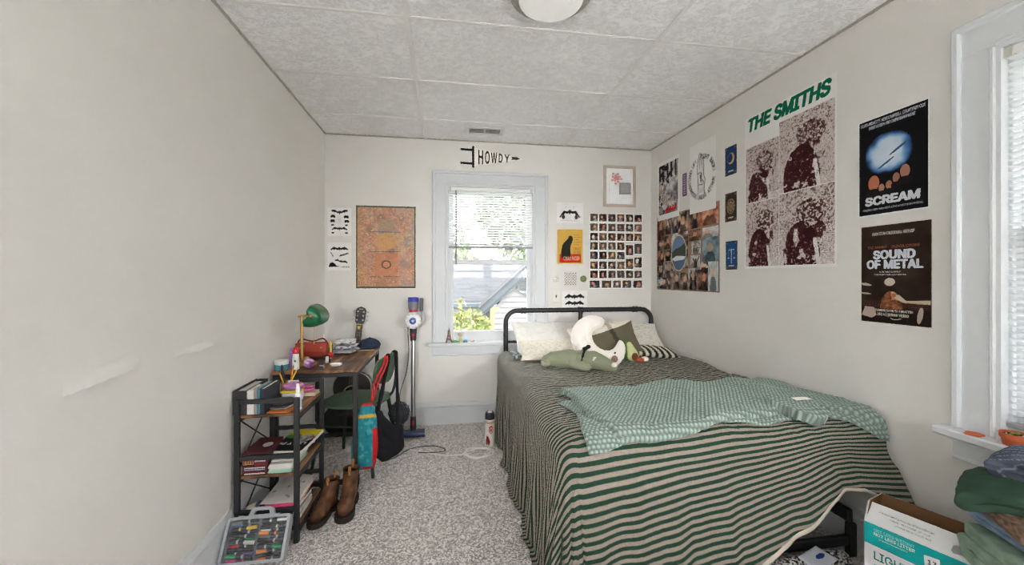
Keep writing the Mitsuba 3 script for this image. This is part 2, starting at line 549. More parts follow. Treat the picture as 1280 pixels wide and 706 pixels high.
ceiling_lamp((.425, 1.655), ZC)
k = thing('air_vent', 'white rectangular air register with two rows of slats set in a ceiling tile', 'vent')
vx0, vx1, vy0, vy1 = .15, .455, 3.235, 3.40
g = rect(vx0, vy0, vx1, vy1).difference(rect(vx0 + .028, vy0 + .030, vx1 - .028, vy1 - .030)).union(rect((vx0 + vx1) / 2 - .006, vy0 + .02, (vx0 + vx1) / 2 + .006, vy1 - .02))
part(k, 'frame', extr(g, .008, fr((0, 0, ZC - .004), (1, 0, 0), (0, 1, 0))), (206, 205, 202))
part(k, 'duct', bx(vx0 + .02, vx1 - .02, vy0 + .02, vy1 - .02, ZC + .001, ZC + .004), (60, 60, 60), 'matte')
for s in (0, 1):
    for q in range(8):
        y = vy0 + .036 + q * .0128
        xa = vx0 + .028 if s == 0 else (vx0 + vx1) / 2 + .006
        xb = (vx0 + vx1) / 2 - .006 if s == 0 else vx1 - .028
        part(k, 'slat', rot(bx(xa, xb, y - .004, y + .004, ZC - .0014, ZC - .0004), 28, (1, 0, 0), (0, y, ZC)), (205, 205, 203))

# ------------------------------------------------------------------ outside the back window
struct('ground', bx(-40, 40, 4.5, 60, -3.3, -3.0), (120, 128, 96), 'matte')
h = thing('neighbour_house', 'neighbour house with grey shingled roof and white clapboard gable outside the window', 'house')
gx, gz, sl = .80, .70, .885                      # foot of the rake, its slope
yb = 8.0
peak = (3.2, gz + (3.2 - gx) * sl)
for i in range(64):
    z0 = -3.0 + i * .105; z1 = z0 + .105
    if z0 > peak[1] - .1: break
    xa = gx + .12 + max(0, (z0 - gz) / sl) if z0 > gz - .2 else gx + .12
    xb = 6.4 - (xa - gx)
    P = np.array([(xa, yb + .0, z0), (xb, yb + .0, z0), (xb, yb + .024, z1), (xa + .105 / sl * (z0 > gz - .2), yb + .024, z1), (xa, yb + .03, z0), (xb, yb + .03, z0)])
    part(h, 'siding_board', trimesh.Trimesh(P, np.array([[0, 1, 2], [0, 2, 3], [0, 4, 5], [0, 5, 1]]), process=False), (158, 158, 160), 'matte', False)
rk = []
for s in (0, 1):
    a, b = (A(gx - .12, 0, gz - .12 * sl), A(peak[0], 0, peak[1]))
    if s:
        a = A(2 * 3.2 - a[0], 0, a[2])
    d = (b - a) / np.linalg.norm(b - a); n = A(-d[2], 0, d[0]) * (1 if s == 0 else -1)
    def strip(lo, hi, y0, y1):
        q = [a + n * lo, b + n * lo, b + n * hi, a + n * hi]
        return manifold3d.Manifold.hull_points(np.array([(p[0], y, p[2]) for p in q for y in (y0, y1)]))
    part(h, 'rake_board', man(strip(-.01, .10, yb - .10, yb - .06)), (100, 110, 118), 'satin')
    part(h, 'rake_soffit', man(strip(-.06, -.0, yb - .08, yb + .02)), (88, 97, 104), 'satin')
    part(h, 'gable_roof', man(strip(.09, .11, yb - .13, yb + .5)), None, 'shingle')
part(h, 'gable_vent', cat(lathe([(.15, 0), (.19, 0), (.19, .03), (.15, .03)], 28, (1.56, yb - .02, 1.10), (0, -1, 0)), *[bx(1.56 - .14, 1.56 + .14, yb - .02, yb - .005, 1.10 + q * .04 - .012, 1.10 + q * .04 + .012) for q in range(-3, 4)]), (104, 112, 118))
part(h, 'wing_wall', bx(-6, .9, 8.62, 8.7, -3, .80), (150, 152, 154), 'matte')
part(h, 'wing_roof', trimesh.Trimesh(np.array([(-6, 8.45, .76), (4, 8.45, .76), (4, 12.4, 1.66), (-6, 12.4, 1.66), (-6, 8.45, .70), (4, 8.45, .70)]), np.array([[0, 1, 2], [0, 2, 3], [4, 5, 1], [4, 1, 0]]), process=False), None, 'shingle', False)
part(h, 'gutter', bx(-6, .74, 8.30, 8.42, .64, .75, .02), (108, 118, 128))
part(h, 'fascia', bx(-6, .74, 8.40, 8.46, .52, .70), (160, 162, 162))


def leaves(c, rad, n, size, col, seed, shell=.55, drop=0.0):
    r = np.random.default_rng(seed)
    d = r.normal(size=(n, 3)); d /= np.linalg.norm(d, axis=1, keepdims=True)
    q = shell + (1 - shell) * r.random(n) ** .5
    q *= .75 + .5 * meshkit.fbm(d * 2.2 + seed, 3, seed)
    P = A(*c) + d * A(*rad) * q[:, None]
    a = r.normal(size=(n, 3)); a /= np.linalg.norm(a, axis=1, keepdims=True)
    b = np.cross(a, r.normal(size=(n, 3))); b /= np.linalg.norm(b, axis=1, keepdims=True)
    s = size * (.6 + .8 * r.random(n))[:, None]
    V = np.stack([P - a * s, P + b * s * .42, P + a * s, P - b * s * .42], 1).reshape(-1, 3)
    i = np.arange(n)[:, None] * 4
    m = trimesh.Trimesh(V, np.vstack([i + A(0, 1, 2).astype(int), i + A(0, 2, 3).astype(int)]), process=False)
    c0 = np.asarray(col, float) * (.78 + .44 * r.random((n, 1))) + r.normal(size=(n, 3)) * 6
    return m, np.repeat(np.clip(c0, 0, 255), 4, 0)


def tree(label, c, rad, base, n, size, col, seed, trunk_r, spikes=()):
    k = thing('tree', label, 'tree')
    ms, cs = [], []
    for (cc, rr, nn) in [(c, rad, n)] + list(spikes):
        m, cl = leaves(cc, rr, nn, size, col, seed + len(ms)); ms.append(m); cs.append(cl)
    cs = np.vstack(cs)
    kk = part(k, 'foliage', cat(ms), lambda v, m: cs, 'leaf', True, kind='stuff')
    top = A(*c)
    part(k, 'trunk', tube(spl([(c[0], c[1], base), (c[0] + .03, c[1], (base + c[2]) / 2), (c[0], c[1], c[2])], 8), np.linspace(trunk_r, trunk_r * .5, 8), 8), (106, 92, 78), 'matte')
    for q in range(4):
        a = q * 1.7 + seed
        part(k, 'branch', tube(spl([(c[0], c[1], c[2] - rad[2] * .6), (c[0] + rad[0] * .3 * math.cos(a), c[1] + rad[1] * .3 * math.sin(a), c[2] - rad[2] * .2), (c[0] + rad[0] * .6 * math.cos(a), c[1] + rad[1] * .6 * math.sin(a), c[2] + rad[2] * .3)], 8), np.linspace(trunk_r * .5, trunk_r * .15, 8), 6), (106, 92, 78), 'matte')


tree('small yellow-green leafy tree just outside the back window', (.33, 5.6, .30), (.36, .36, .52), -3, 1500, .042, (166, 176, 122), 4, .05,
     spikes=[((.20, 5.55, .84), (.05, .05, .17), 40), ((.12, 5.6, .62), (.12, .12, .16), 110), ((.48, 5.5, .62), (.1, .1, .16), 90), ((.62, 5.6, .42), (.12, .12, .1), 60)])
tree('tall pale green tree behind the neighbour house, left of two', (-.6, 19, 1.6), (2.2, 1.8, 1.9), -3, 1500, .22, (136, 148, 116), 11, .22)
tree('tall green tree above the neighbour gable, right of two', (4.4, 22, 4.8), (2.9, 2.0, 2.9), -3, 1700, .24, (124, 138, 108), 17, .25)
# ------------------------------------------------------------------ fill lamps added out of view behind the camera
def unseen_fill_lamp(label, x, y, h=1.02):
    k = thing('added_fill_lamp', label, 'lamp', None)
    part(k, 'base', lathe([(0, 0), (.135, 0), (.14, .008), (.13, .018), (.03, .026), (.016, .05), (0, .05)], 32, (x, y, .001)), (60, 60, 62), 'metal')
    part(k, 'pole', cyl((x, y, .04), (x, y, h - .06), .012, n=14), (60, 60, 62), 'metal')
    part(k, 'shade', lathe([(.012, h - .09), (.05, h - .085), (.12, h - .05), (.17, h), (.166, h + .002), (.115, h - .044), (.05, h - .075), (.0, h - .078)], 36, (x, y, 0)), (228, 226, 220), 'satin')
    kk = part(k, 'bulb', lathe([(0, h - .058), (.120, h - .052), (.128, h - .044), (.12, h - .016), (0, h - .006)], 32, (x, y, 0)), (250, 250, 246), 'matte')
    scene[kk]['emitter'] = {'type': 'area', 'radiance': {'type': 'rgb', 'value': [FILL_BOWL, FILL_BOWL * .99, FILL_BOWL * .975]}}

    # added spot head to brighten the back wall: a bulb deep in a can
    p = A(x, y + .03, h + .32); d = A(.50, YB, 1.15) - p; d /= np.linalg.norm(d)
    part(k, 'upper_pole', cyl((x, y, h - .09), (x, y, h + .34), .008, n=12), (60, 60, 62), 'metal')
    part(k, 'spot_can', lathe([(.0, -.11), (.05, -.105), (.078, -.08), (.080, .20), (.076, .20), (.074, -.078), (.0, -.095)], 32, p + d * .10, d), (52, 52, 54), 'satin')
    kk = part(k, 'spot_bulb', lathe([(0, -.060), (.068, -.060), (.060, -.052), (0, -.046)], 28, p + d * .10, d), (250, 250, 246), 'matte')
    scene[kk]['emitter'] = {'type': 'area', 'radiance': {'type': 'rgb', 'value': [FILL_SPOT, FILL_SPOT * .985, FILL_SPOT * .96]}}


unseen_fill_lamp('added fill lamp with a bowl and a spot head by the left wall', XL + .32, YF + .60)
unseen_fill_lamp('added fill lamp with a bowl and a spot head past the right window', XR - .32, YF + .60)
# ------------------------------------------------------------------ bed: frame, mattress, striped comforter
BLACK = (38, 39, 41)
bed = thing('bed_frame', 'black metal tube bed frame with rounded headboard standing in the right corner', 'bed')
hx0, hx1, hy, hz, hr = .502, 1.838, 3.515, .968, .10
arc = [(hx0, hy, 0.002), (hx0, hy, hz - hr)] + [(hx0 + hr - hr * math.cos(a), hy, hz - hr + hr * math.sin(a)) for a in np.linspace(.15, math.pi / 2, 8)] + \
      [(hx1 - hr + hr * math.sin(a), hy, hz - hr + hr * math.cos(a)) for a in np.linspace(0, math.pi / 2 - .15, 8)] + [(hx1, hy, hz - hr), (hx1, hy, .002)]
hbk = part(bed, 'headboard', tube(arc, .0205, 16), BLACK, 'powder', 50)
for x in (hx0 + hr + .055, hx1 - hr - .055, (hx0 + hx1) / 2):
    part(hbk, 'collar', lathe([(.0205, -.022), (.027, -.020), (.027, -.010), (.0235, -.008), (.0235, .008), (.027, .010), (.027, .020), (.0205, .022)], 20, (x, hy, hz), (1, 0, 0)), BLACK, 'powder')
part(hbk, 'upright', cyl((1.17, hy, .30), (1.17, hy, hz), .019), BLACK, 'powder')
for z in (.42, .70):
    part(hbk, 'rail', cyl((hx0, hy, z), (hx1, hy, z), .012), BLACK, 'powder')
for x in (.53, 1.80):
    part(bed, 'side_rail', bx(x - .014, x + .014, 1.60, hy, .150, .205, .004), BLACK, 'powder')
part(bed, 'foot_rail', bx(.548, 1.782, 1.588, 1.612, .052, .095, .004), BLACK, 'powder')
for x in (.53, 1.165, 1.80):
    part(bed, 'leg', bx(x - .017, x + .017, 1.583, 1.617, .001, .15, .004), BLACK, 'powder')
for q in range(9):
    part(bed, 'slat', bx(.53, 1.80, 1.75 + q * .2 - .03, 1.75 + q * .2 + .03, .2055, .2135, .003), BLACK, 'powder')
solid('mattress', 'white mattress under the striped comforter on the black bed frame', 'mattress', bx(.515, 1.82, 1.62, 3.46, .216, .575, .05), (226, 224, 218), 'cloth', 40)

# cloth coordinates: s from the left top edge (below 0 = left drape), t from the foot edge (above 0 = foot drape)
CX0, CY0, CTOP, RAD = .492, 1.565, .622, .075


def sst(a, b, x):
    t = np.clip((x - a) / (b - a), 0, 1); return t * t * (3 - 2 * t)


def bed_point(s, t, lift=0.0):
    s, t = np.broadcast_arrays(np.asarray(s, float), np.asarray(t, float))
    a, b = np.maximum(-s, 0), np.maximum(t, 0)
    bxx, byy = CX0 + np.maximum(s, 0), CY0 - np.minimum(t, 0)
    L = np.hypot(a, b) + 1e-9
    dx, dy = -a / L, -b / L
    corner = (2 * np.abs(dx * dy))
    flare = .045 + (.13 + .30 * sst(.55, 1.35, s)) * dy ** 2 + .10 * corner
    Lq = L * (1 - .13 * corner)
    q = RAD * math.pi / 2
    ph = np.minimum(Lq, q) / RAD
    out = (RAD + lift) * np.sin(ph); down = (RAD + lift) * (1 - np.cos(ph))
    rest = np.maximum(Lq - q, 0)
    k = np.clip(rest / .10, 0, 1)
    fl = flare * k
    out = out + rest * fl; down = down + rest * np.sqrt(1 - fl ** 2)
    # pleats on the drapes
    along = np.where(a > 0, byy, 0) + np.where(b > 0, bxx, 0) + np.arctan2(b, a) * .5
    f1 = meshkit.fbm(np.stack([along * 7, L * 1.2, along * 0 + 2], -1), 2, 4) - .5
    f2 = meshkit.fbm(np.stack([along * 16, L * 2.0, along * 0 + 5], -1), 2, 8) - .5
    amp = np.clip(rest / .35, 0, 1)
    side = np.clip(-s / .05, 0, 1)
    out = out + amp * (f1 * (.060 + .02 * side) + f2 * (.022 + .022 * side + .05 * corner))
    z = CTOP + lift - down
    # the floor stops it: the rest lies out on the carpet
    low = np.maximum(.012 + lift - z, 0)
    out = out + low * .8
    z = np.maximum(z, .012 + lift + .012 * f2)
    x, y = bxx + dx * out, byy + dy * out
    top = np.clip(1 - L / .12, 0, 1)
    w = (meshkit.fbm(np.stack([x * 5, y * 3.2, x * 0], -1), 3, 2) - .5) * .045 + (meshkit.fbm(np.stack([x * 11 + y * 7, y * 9 - x * 5, x * 0], -1), 3, 6) - .5) * .018
    w = w + (meshkit.fbm(np.stack([x * 20, y * 45 + x * 25, x * 0], -1), 2, 12) - .5) * .006
    mound = .030 * np.exp(-((x - 1.45) / .35) ** 2 - ((y - 1.9) / .4) ** 2)
    z = z + (w + mound) * top
    return np.stack([x, y, z], -1)


def hem(s):
    """length of the foot drape: to the floor on the left, pulled up over the box on the right"""
    return np.interp(s, [.20, .50, .66, .90, 1.08, 1.17, 1.25, 1.362], [.70, .64, .55, .41, .275, .285, .33, .41])


ss = np.r_[np.linspace(-.68, -.10, 56), np.linspace(-.09, .03, 16), np.linspace(.04, 1.362, 112)]
tt = np.r_[np.linspace(-1.86, -.05, 150)]
S_, T_ = np.meshgrid(ss, tt, indexing='ij')
tau = np.linspace(0, 1, 90)
S2, TA = np.meshgrid(ss, np.r_[np.linspace(-.04, 0, 5)[:-1] * 0 + np.linspace(-.04, 0, 5)[:-1], tau], indexing='ij')
hm = hem(S2)
T2 = np.where(TA < 0, TA, TA * hm)
V2 = np.where(TA < 0, TA, TA * (.72 * hm + .28 * .70))
P = np.concatenate([bed_point(S_, T_), bed_point(S2, T2)], 1)
UV = np.stack([np.concatenate([S_, S2], 1), np.concatenate([T_, V2], 1)], -1)
UV[..., 1] += .018 * (meshkit.fbm(np.stack([UV[..., 0] * 3, UV[..., 1] * 4, UV[..., 0] * 0], -1), 3, 21) - .5) + .015 * UV[..., 0]
UV[..., 1] += .13 * (np.clip(UV[..., 0], -.2, 2) - .5) * sst(-.02, .35, UV[..., 1])
P[..., 0] = np.minimum(P[..., 0], XR - .006)
cm = grid(P)
cf = thing('comforter', 'green and beige striped comforter spread over the bed and hanging to the carpet', 'comforter')
put(cf, cm, None, 'striped_cotton', True, UV.reshape(-1, 2))
# turned-up edge along the foot
edge = P[:, -1]
n_ = A(0, -.004, 0)
hemP = np.stack([P[:, -4] + n_, P[:, -1] + n_ * 1.2 + A(0, 0, -.002), P[:, -1] + A(0, .008, -.004), P[:, -3] + A(0, .012, 0)], 1)
part(cf, 'hem', grid(hemP), (196, 188, 176), 'cloth', True, label='pale turned hem')
lin_ = P[::2, -46:] + A(0, .022, .004)
part(cf, 'lining', grid(lin_, True), (60, 84, 70), 'cloth', True, label='dark green underside')

# ------------------------------------------------------------------ knitted throw
SEA = np.array((150, 166, 158.0))


def knit(s0, s1, tf, tn, lift, seed, wv=.019, hv=.0145, n=(330, 170)):
    p = np.linspace(0, 1, n[0]); q = np.linspace(0, 1, n[1])
    Pp, Qq = np.meshgrid(p, q, indexing='ij')
    far, near = tf(p)[:, None], tn(p)[:, None]
    sl = s0(q)[None]; sr = s1(q)[None]
    s = sl + (sr - sl) * Pp; t = far + (near - far) * Qq
    e = 1e-3
    B = bed_point(s, t, lift)
    du = bed_point(s + e, t, lift) - B; dv = bed_point(s, t + e, lift) - B
    N = np.cross(dv, du); N /= np.linalg.norm(N, axis=-1, keepdims=True); N *= np.sign(N[..., 2:3] + 1e-9)
    r = np.floor(t / hv)
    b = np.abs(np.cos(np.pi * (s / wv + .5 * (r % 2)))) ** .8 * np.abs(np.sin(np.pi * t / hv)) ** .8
    edge = np.minimum.reduce([Pp / .012, (1 - Pp) / .012, Qq / .03, (1 - Qq) / .03, np.ones_like(Pp)])
    big = (meshkit.fbm(np.stack([s * 6, t * 7, s * 0 + seed], -1), 3, seed) - .5) * .022
    P = B + N * (big + b * .0065 - (1 - np.sqrt(np.clip(edge, 0, 1))) * lift * .75)[..., None]
    P[..., 0] = np.minimum(P[..., 0], XR - .004)
    cc = SEA * (.62 + .46 * b[..., None])  # shade between stitches painted in: darker where the knit dips
    return grid(P), cc.reshape(-1, 3)


bl = thing('throw_blanket', 'sea-green chunky knitted throw folded across the foot of the striped bed', 'blanket')
wob = lambda x, k, a: a * np.sin(x * k)
m1, c1 = knit(lambda q: .045 + .03 * np.sin(q * 5) + .02 * q, lambda q: 1.372 + 0 * q, lambda p: -.40 + wob(p, 9, .012), lambda p: .085 - .085 * sst(.0, .24, p) + wob(p, 14, .012) + .10 * sst(.80, 1, p), .016, 3)
part(bl, 'lower_layer', m1, lambda v, m: c1, 'cloth', True)
m2, c2 = knit(lambda q: .085 + .055 * q + .02 * np.sin(q * 7), lambda q: 1.372 - .008 * q, lambda p: -.545 - .05 * p + wob(p, 8, .012), lambda p: .045 - .060 * sst(.0, .45, p) + .035 * np.sin(p * 6) + .10 * sst(.78, 1, p), .040, 9)
part(bl, 'upper_layer', m2, lambda v, m: c2, 'cloth', True)
m3, c3 = knit(lambda q: .93 + .05 * q, lambda q: 1.14 - .02 * q, lambda p: -.085 + 0 * p, lambda p: .025 + .02 * np.sin(p * 3), .062, 5, n=(60, 40))
part(bl, 'tucked_corner', m3, lambda v, m: c3, 'cloth', True)
lb = bed_point(np.linspace(1.03, 1.11, 6)[:, None], np.linspace(-.065, -.035, 4)[None, :], .078)
part(bl, 'care_label', grid(lb), (232, 230, 224), 'cloth', True, label='white care label')

# ------------------------------------------------------------------ pillows
def pose(m, at, yaw=0, pitch=0, roll=0):
    m = rot(m, roll, (0, 1, 0)); m = rot(m, pitch, (1, 0, 0)); m = rot(m, yaw, (0, 0, 1)); return mv(m, *at)


def speckle(base, dot, f, th):
    def fn(v, m):
        k = meshkit.noise(v * f, 3)
        return np.where((k > th)[:, None], A(*dot), A(*base))
    return fn


pl = thing('pillow', 'white pillow standing against the left end of the black headboard', 'pillow')
put(pl, pose(cushion(.60, .42, .15, 90, e=2.3, seed=2, wr=.010, pinch=.10), (.83, 3.335, .738), 2, 38, 3), speckle((236, 235, 230), (228, 227, 221), 60, .62), 'cloth', True)
pl = thing('pillow', 'cream pillow with tiny tan flecks lying in front of the white pillow', 'pillow')
put(pl, pose(cushion(.44, .28, .085, 90, e=2.3, seed=4, wr=.006, pinch=.10), (.77, 3.105, .700), -5, 22, -2), speckle((232, 228, 216), (212, 204, 184), 130, .62), 'cloth', True)
pl = thing('pillow', 'white pillow with a fine grey fleck print at the right end of the headboard', 'pillow')
put(pl, pose(cushion(.58, .40, .14, 96, e=2.3, seed=8, wr=.010, pinch=.10), (1.555, 3.335, .742), -6, 36, 6), speckle((226, 224, 214), (198, 197, 186), 110, .62), 'cloth', True)


def striped(v, m):
    k = np.floor(v[:, 0] * 42) % 2
    return np.where(k[:, None] > 0, A(40, 42, 44), A(206, 196, 180))


pl = thing('pillow', 'black and cream striped pillow under the grey-flecked pillow by the right wall', 'pillow')
put(pl, pose(cushion(.42, .22, .065, 100, seed=12, wr=.004), (1.60, 3.085, .668), -14, 8, 4), striped, 'cloth', True)


def olive(v, m):
    d = (v - A(1.20, 3.10, .76)) @ A(-.25, -.15, .95)
    e = (v - A(1.20, 3.10, .76)) @ A(.97, 0, .25)
    c = np.where((d > .045)[:, None], A(226, 220, 208), A(104, 98, 80))
    return np.where((np.abs(e - .115) < .018)[:, None], np.where((d > .045)[:, None], A(176, 166, 148), A(70, 66, 54)), c)


pl = thing('pillow', 'olive brown and cream throw pillow behind the white moon cushion', 'pillow')
put(pl, pose(cushion(.54, .30, .10, 90, seed=15), (1.24, 3.14, .757), 2, 48, -12), olive, 'cloth', True)


def gingham(v, m):
    k = (np.floor(v[:, 0] * 60) + np.floor(v[:, 1] * 60) + np.floor(v[:, 2] * 60)) % 2
    return np.where(k[:, None] > 0, A(44, 50, 52), A(176, 186, 184))


solid('pajama_bundle', 'small black and white checked cloth tucked beside the left pillows', 'cloth', pose(cushion(.085, .14, .045, 50, seed=21, wr=.010), (.535, 3.16, .650), 10, 12, 8), gingham, 'cloth', True)

# ------------------------------------------------------------------ soft toys
mo = thing('plush_moon', 'white fluffy crescent moon cushion with a sleepy face in the middle of the bed head', 'cushion')
mc = A(1.155, 2.985, .775)
ang = np.radians(np.linspace(84, 352, 22))       # opens to the upper right
ax_u, ax_v = A(.985, -.12, .0), A(-.06, .42, .905)
pts = []
for i, a in enumerate(ang):
    f = i / (len(ang) - 1)
    r = .022 + .050 * math.sin(math.pi * f) ** .75 + .020 * (1 - f)
    R = .148
    pts.append((mc + ax_u * math.cos(a) * R + ax_v * math.sin(a) * R, r))
bd = blob(chain(pts), .010, 10, 18)
part(mo, 'body', lump(bd, .004, 55, 2), (248, 242, 236), 'fleece', True)
nrm = np.cross(ax_u, ax_v); nrm = nrm if nrm[1] < 0 else -nrm
def on_moon(a_deg, R, k=.075): a = math.radians(a_deg); return mc + ax_u * math.cos(a) * R + ax_v * math.sin(a) * R + nrm * k
part(mo, 'cheek', ell(on_moon(288, .166, .068), (.026, .010, .026), 3), (150, 122, 104), 'cloth', label='round tan cheek patch')
part(mo, 'eye', ell(on_moon(300, .130, .066), (.008, .006, .008), 2), (52, 46, 44), 'gloss')

al = thing('plush_alligator', 'flat green plush alligator with a black ribbon lying in front of the moon cushion', 'plush toy')
GR = (138, 143, 120)
zb = .655
pal = lambda n, m, *a, **k: part(al, n, mv(m, -.045, -.055, 0), *a, **k)
body = blob(chain([(A(.735, 2.93, zb + .005), .030), (A(.80, 2.91, zb + .018), .052), (A(.88, 2.87, zb + .026), .062), (A(.96, 2.83, zb + .028), .060)]), .011, 8)
pal('body', lump(body, .010, 16, 3), GR, 'fleece', True)
head = blob(chain([(A(.965, 2.815, zb + .032), .056), (A(1.03, 2.76, zb + .036), .060), (A(1.09, 2.70, zb + .020), .048), (A(1.135, 2.66, zb + .006), .034)]) +
            chain([(A(.985, 2.83, zb + .075), .020), (A(.99, 2.825, zb + .080), .020)]), .010, 6)
pal('head', lump(head, .006, 20, 5), (132, 137, 114), 'fleece', True)
for q in ([(A(.90, 2.80, zb + .005), .030), (A(.955, 2.745, zb - .004), .028), (A(.985, 2.725, zb - .006), .024)], [(A(.76, 2.90, zb), .024), (A(.715, 2.87, zb - .004), .022)]):
    pal('leg', lump(blob(chain(q), .010, 6), .003, 35, 6), (142, 147, 124), 'fleece', True)
pal('eye_patch', ell((1.030, 2.703, zb + .045), (.020, .010, .022), 3), (214, 214, 200), 'cloth', label='pale eye patch')
pal('tooth', ell((1.135, 2.635, zb + .022), (.020, .012, .018), 3), (222, 218, 206), 'cloth', label='pale snout patch')
pal('ribbon', tube(spl([(.955, 2.755, zb + .03), (.97, 2.765, zb + .085), (.995, 2.80, zb + .105), (1.01, 2.84, zb + .08)], 16), .008, 8), (34, 34, 36), 'cloth', label='black ribbon')
pal('bow', cat(ell((.985, 2.775, zb + .112), (.022, .010, .012), 2), ell((1.015, 2.80, zb + .118), (.018, .010, .014), 2)), (34, 34, 36), 'cloth', label='black bow')

av = thing('plush_avocado', 'small plush avocado half with a brown stone beside the moon cushion', 'plush toy')
ac = A(1.375, 2.925, .70)
part(av, 'skin', blob([((ac + A(0, .012, -.030), .056), (ac + A(-.020, .03, .055), .026))], .010, 6), (86, 112, 62), 'fleece', True)
part(av, 'flesh', blob([((ac + A(0, -.012, -.030), .046), (ac + A(-.018, .006, .050), .020))], .010, 6), (196, 200, 150), 'fleece', True)
part(av, 'stone', ell(ac + A(0, -.054, -.032), (.025, .016, .028), 3), (112, 66, 42), 'cloth')
part(av, 'foot', ell(ac + A(.045, -.030, -.060), (.036, .030, .018), 3), (170, 86, 62), 'fleece')
part(av, 'foot', ell(ac + A(.095, -.015, -.058), (.030, .028, .018), 3), (226, 218, 208), 'fleece')
# ------------------------------------------------------------------ desk
STEEL = (44, 45, 47)
DX0, DX1, DY0, DY1, DZ = -.982, -.512, 2.52, 3.33, .72
dk = thing('desk', 'dark steel desk with a worn brown wooden top along the left wall', 'desk')
part(dk, 'desktop', bx(DX0, DX1, DY0, DY1, DZ - .020, DZ, .003), None, 'rustic_wood')
for x in (DX0 + .018, DX1 - .018):
    for y in (DY0 + .022, DY1 - .022):
        part(dk, 'leg', bx(x - .0125, x + .0125, y - .0125, y + .0125, .001, DZ - .021, .002), STEEL, 'powder')
for y in (DY0 + .022, DY1 - .022):
    part(dk, 'top_rail', bx(DX0 + .031, DX1 - .031, y - .0125, y + .0125, DZ - .046, DZ - .021, .002), STEEL, 'powder')
    part(dk, 'foot_rail', bx(DX0 + .031, DX1 - .031, y - .0125, y + .0125, .045, .070, .002), STEEL, 'powder')
for x in (DX0 + .018, DX1 - .018):
    part(dk, 'side_rail', bx(x - .0125, x + .0125, DY0 + .036, DY1 - .036, DZ - .046, DZ - .021, .002), STEEL, 'powder')
part(dk, 'brace', cyl((DX0 + .02, DY0 + .03, .55), (DX0 + .16, DY0 + .03, DZ - .03), .006, n=8), STEEL, 'powder')

# ------------------------------------------------------------------ narrow shelf
SX0, SX1, SY0, SY1 = -.958, -.700, 2.087, 2.479
SHZ = (.068, .325, .609)
sh = thing('shelf_rack', 'narrow black metal rack with three brown wooden shelves in front of the desk', 'shelf')
for y in (SY0, SY1):
    for x in (SX0, SX1):
        part(sh, 'post', bx(x - .011, x + .011, y - .011, y + .011, .001, .686, .002), STEEL, 'powder')
    for z in (.675, .414, .160):
        part(sh, 'guard_rail', bx(SX0 + .0115, SX1 - .0115, y - .009, y + .009, z - .0105, z + .0105, .002), STEEL, 'powder')
for z in SHZ:
    part(sh, 'shelf', bx(SX0 + .0, SX1 - .0, SY0 + .0115, SY1 - .0115, z - .014, z, .002), None, 'rustic_wood')
    for x in (SX0, SX1):
        part(sh, 'shelf_rail', bx(x - .006, x + .006, SY0 + .0115, SY1 - .0115, z - .034, z - .0145, .002), STEEL, 'powder')
for z0, z1 in ((.345, .590), (.080, .310)):
    part(sh, 'brace', cyl((SX0 - .004, SY0 + .01, z0), (SX0 - .004, SY1 - .01, z1), .0035, n=8), STEEL, 'powder')
    part(sh, 'brace', cyl((SX0 + .004, SY0 + .01, z1), (SX0 + .004, SY1 - .01, z0), .0035, n=8), STEEL, 'powder')
for z in (.06, .30, .58):
    part(sh, 'bolt', ell((SX0 - .012, SY0, z), (.004, .006, .006), 1), (90, 90, 92), 'metal')


# ------------------------------------------------------------------ books and papers
def book(label, x0, x1, y0, y1, z0, z1, cover, spine='x', pages=(232, 226, 212), name='book', cat_='book', group=None, yaw=0, labels_=None):
    """spine: the axis across the book's thickness; the spine itself looks towards -y"""
    k = thing(name, label, cat_, group)
    c = ((x0 + x1) / 2, (y0 + y1) / 2, z0)
    t = .0016
    if spine == 'x':
        cov = [bx(x0, x0 + t, y0, y1, z0, z1, .0005), bx(x1 - t, x1, y0, y1, z0, z1, .0005), bx(x0, x1, y0, y0 + t, z0, z1, .0005)]
        pg = bx(x0 + t, x1 - t, y0 + t, y1 - .004, z0 + .003, z1 - .003)
    else:
        cov = [bx(x0, x1, y0, y1, z0, z0 + t, .0005), bx(x0, x1, y0, y1, z1 - t, z1, .0005), bx(x0, x1, y0, y0 + t, z0, z1, .0005)]
        pg = bx(x0 + .003, x1 - .003, y0 + t, y1 - .004, z0 + t, z1 - t)
    part(k, 'cover', rot(cat(cov), yaw, (0, 0, 1), c), cover)
    part(k, 'pages', rot(pg, yaw, (0, 0, 1), c), pages, 'matte')
    return k


bt = SHZ[2] + .001
fb = thing('file_box', 'black cardboard file box at the wall end of the top shelf', 'box')
px = [(2.098, .0), (2.098, .114), (2.15, .114), (2.34, .114), (2.34, .0)]
part(fb, 'body', cat(bx(-.984, -.925, 2.10, 2.103, bt, bt + .114), bx(-.984, -.981, 2.10, 2.34, bt, bt + .114), bx(-.928, -.925, 2.10, 2.34, bt, bt + .114), bx(-.984, -.925, 2.337, 2.34, bt, bt + .114), bx(-.984, -.925, 2.10, 2.34, bt, bt + .003)), (52, 52, 54), 'satin')
part(fb, 'papers', bx(-.976, -.932, 2.11, 2.32, bt + .004, bt + .106), (196, 190, 186), 'matte')
book('white paperback standing beside the black file box', -.924, -.895, 2.104, 2.24, bt, bt + .112, (222, 220, 216))
book('slim grey paperback standing between a white and a teal book', -.894, -.880, 2.102, 2.26, bt, bt + .120, (150, 142, 138))
book('teal paperback standing in the row on the top shelf', -.879, -.868, 2.102, 2.25, bt, bt + .124, (70, 122, 136))
book('dark blue book at the open end of the row on the top shelf', -.867, -.850, 2.104, 2.29, bt, bt + .118, (48, 54, 66))
pc = thing('picture_card', 'black and white picture card leaning behind the pencils on the top shelf', 'card')
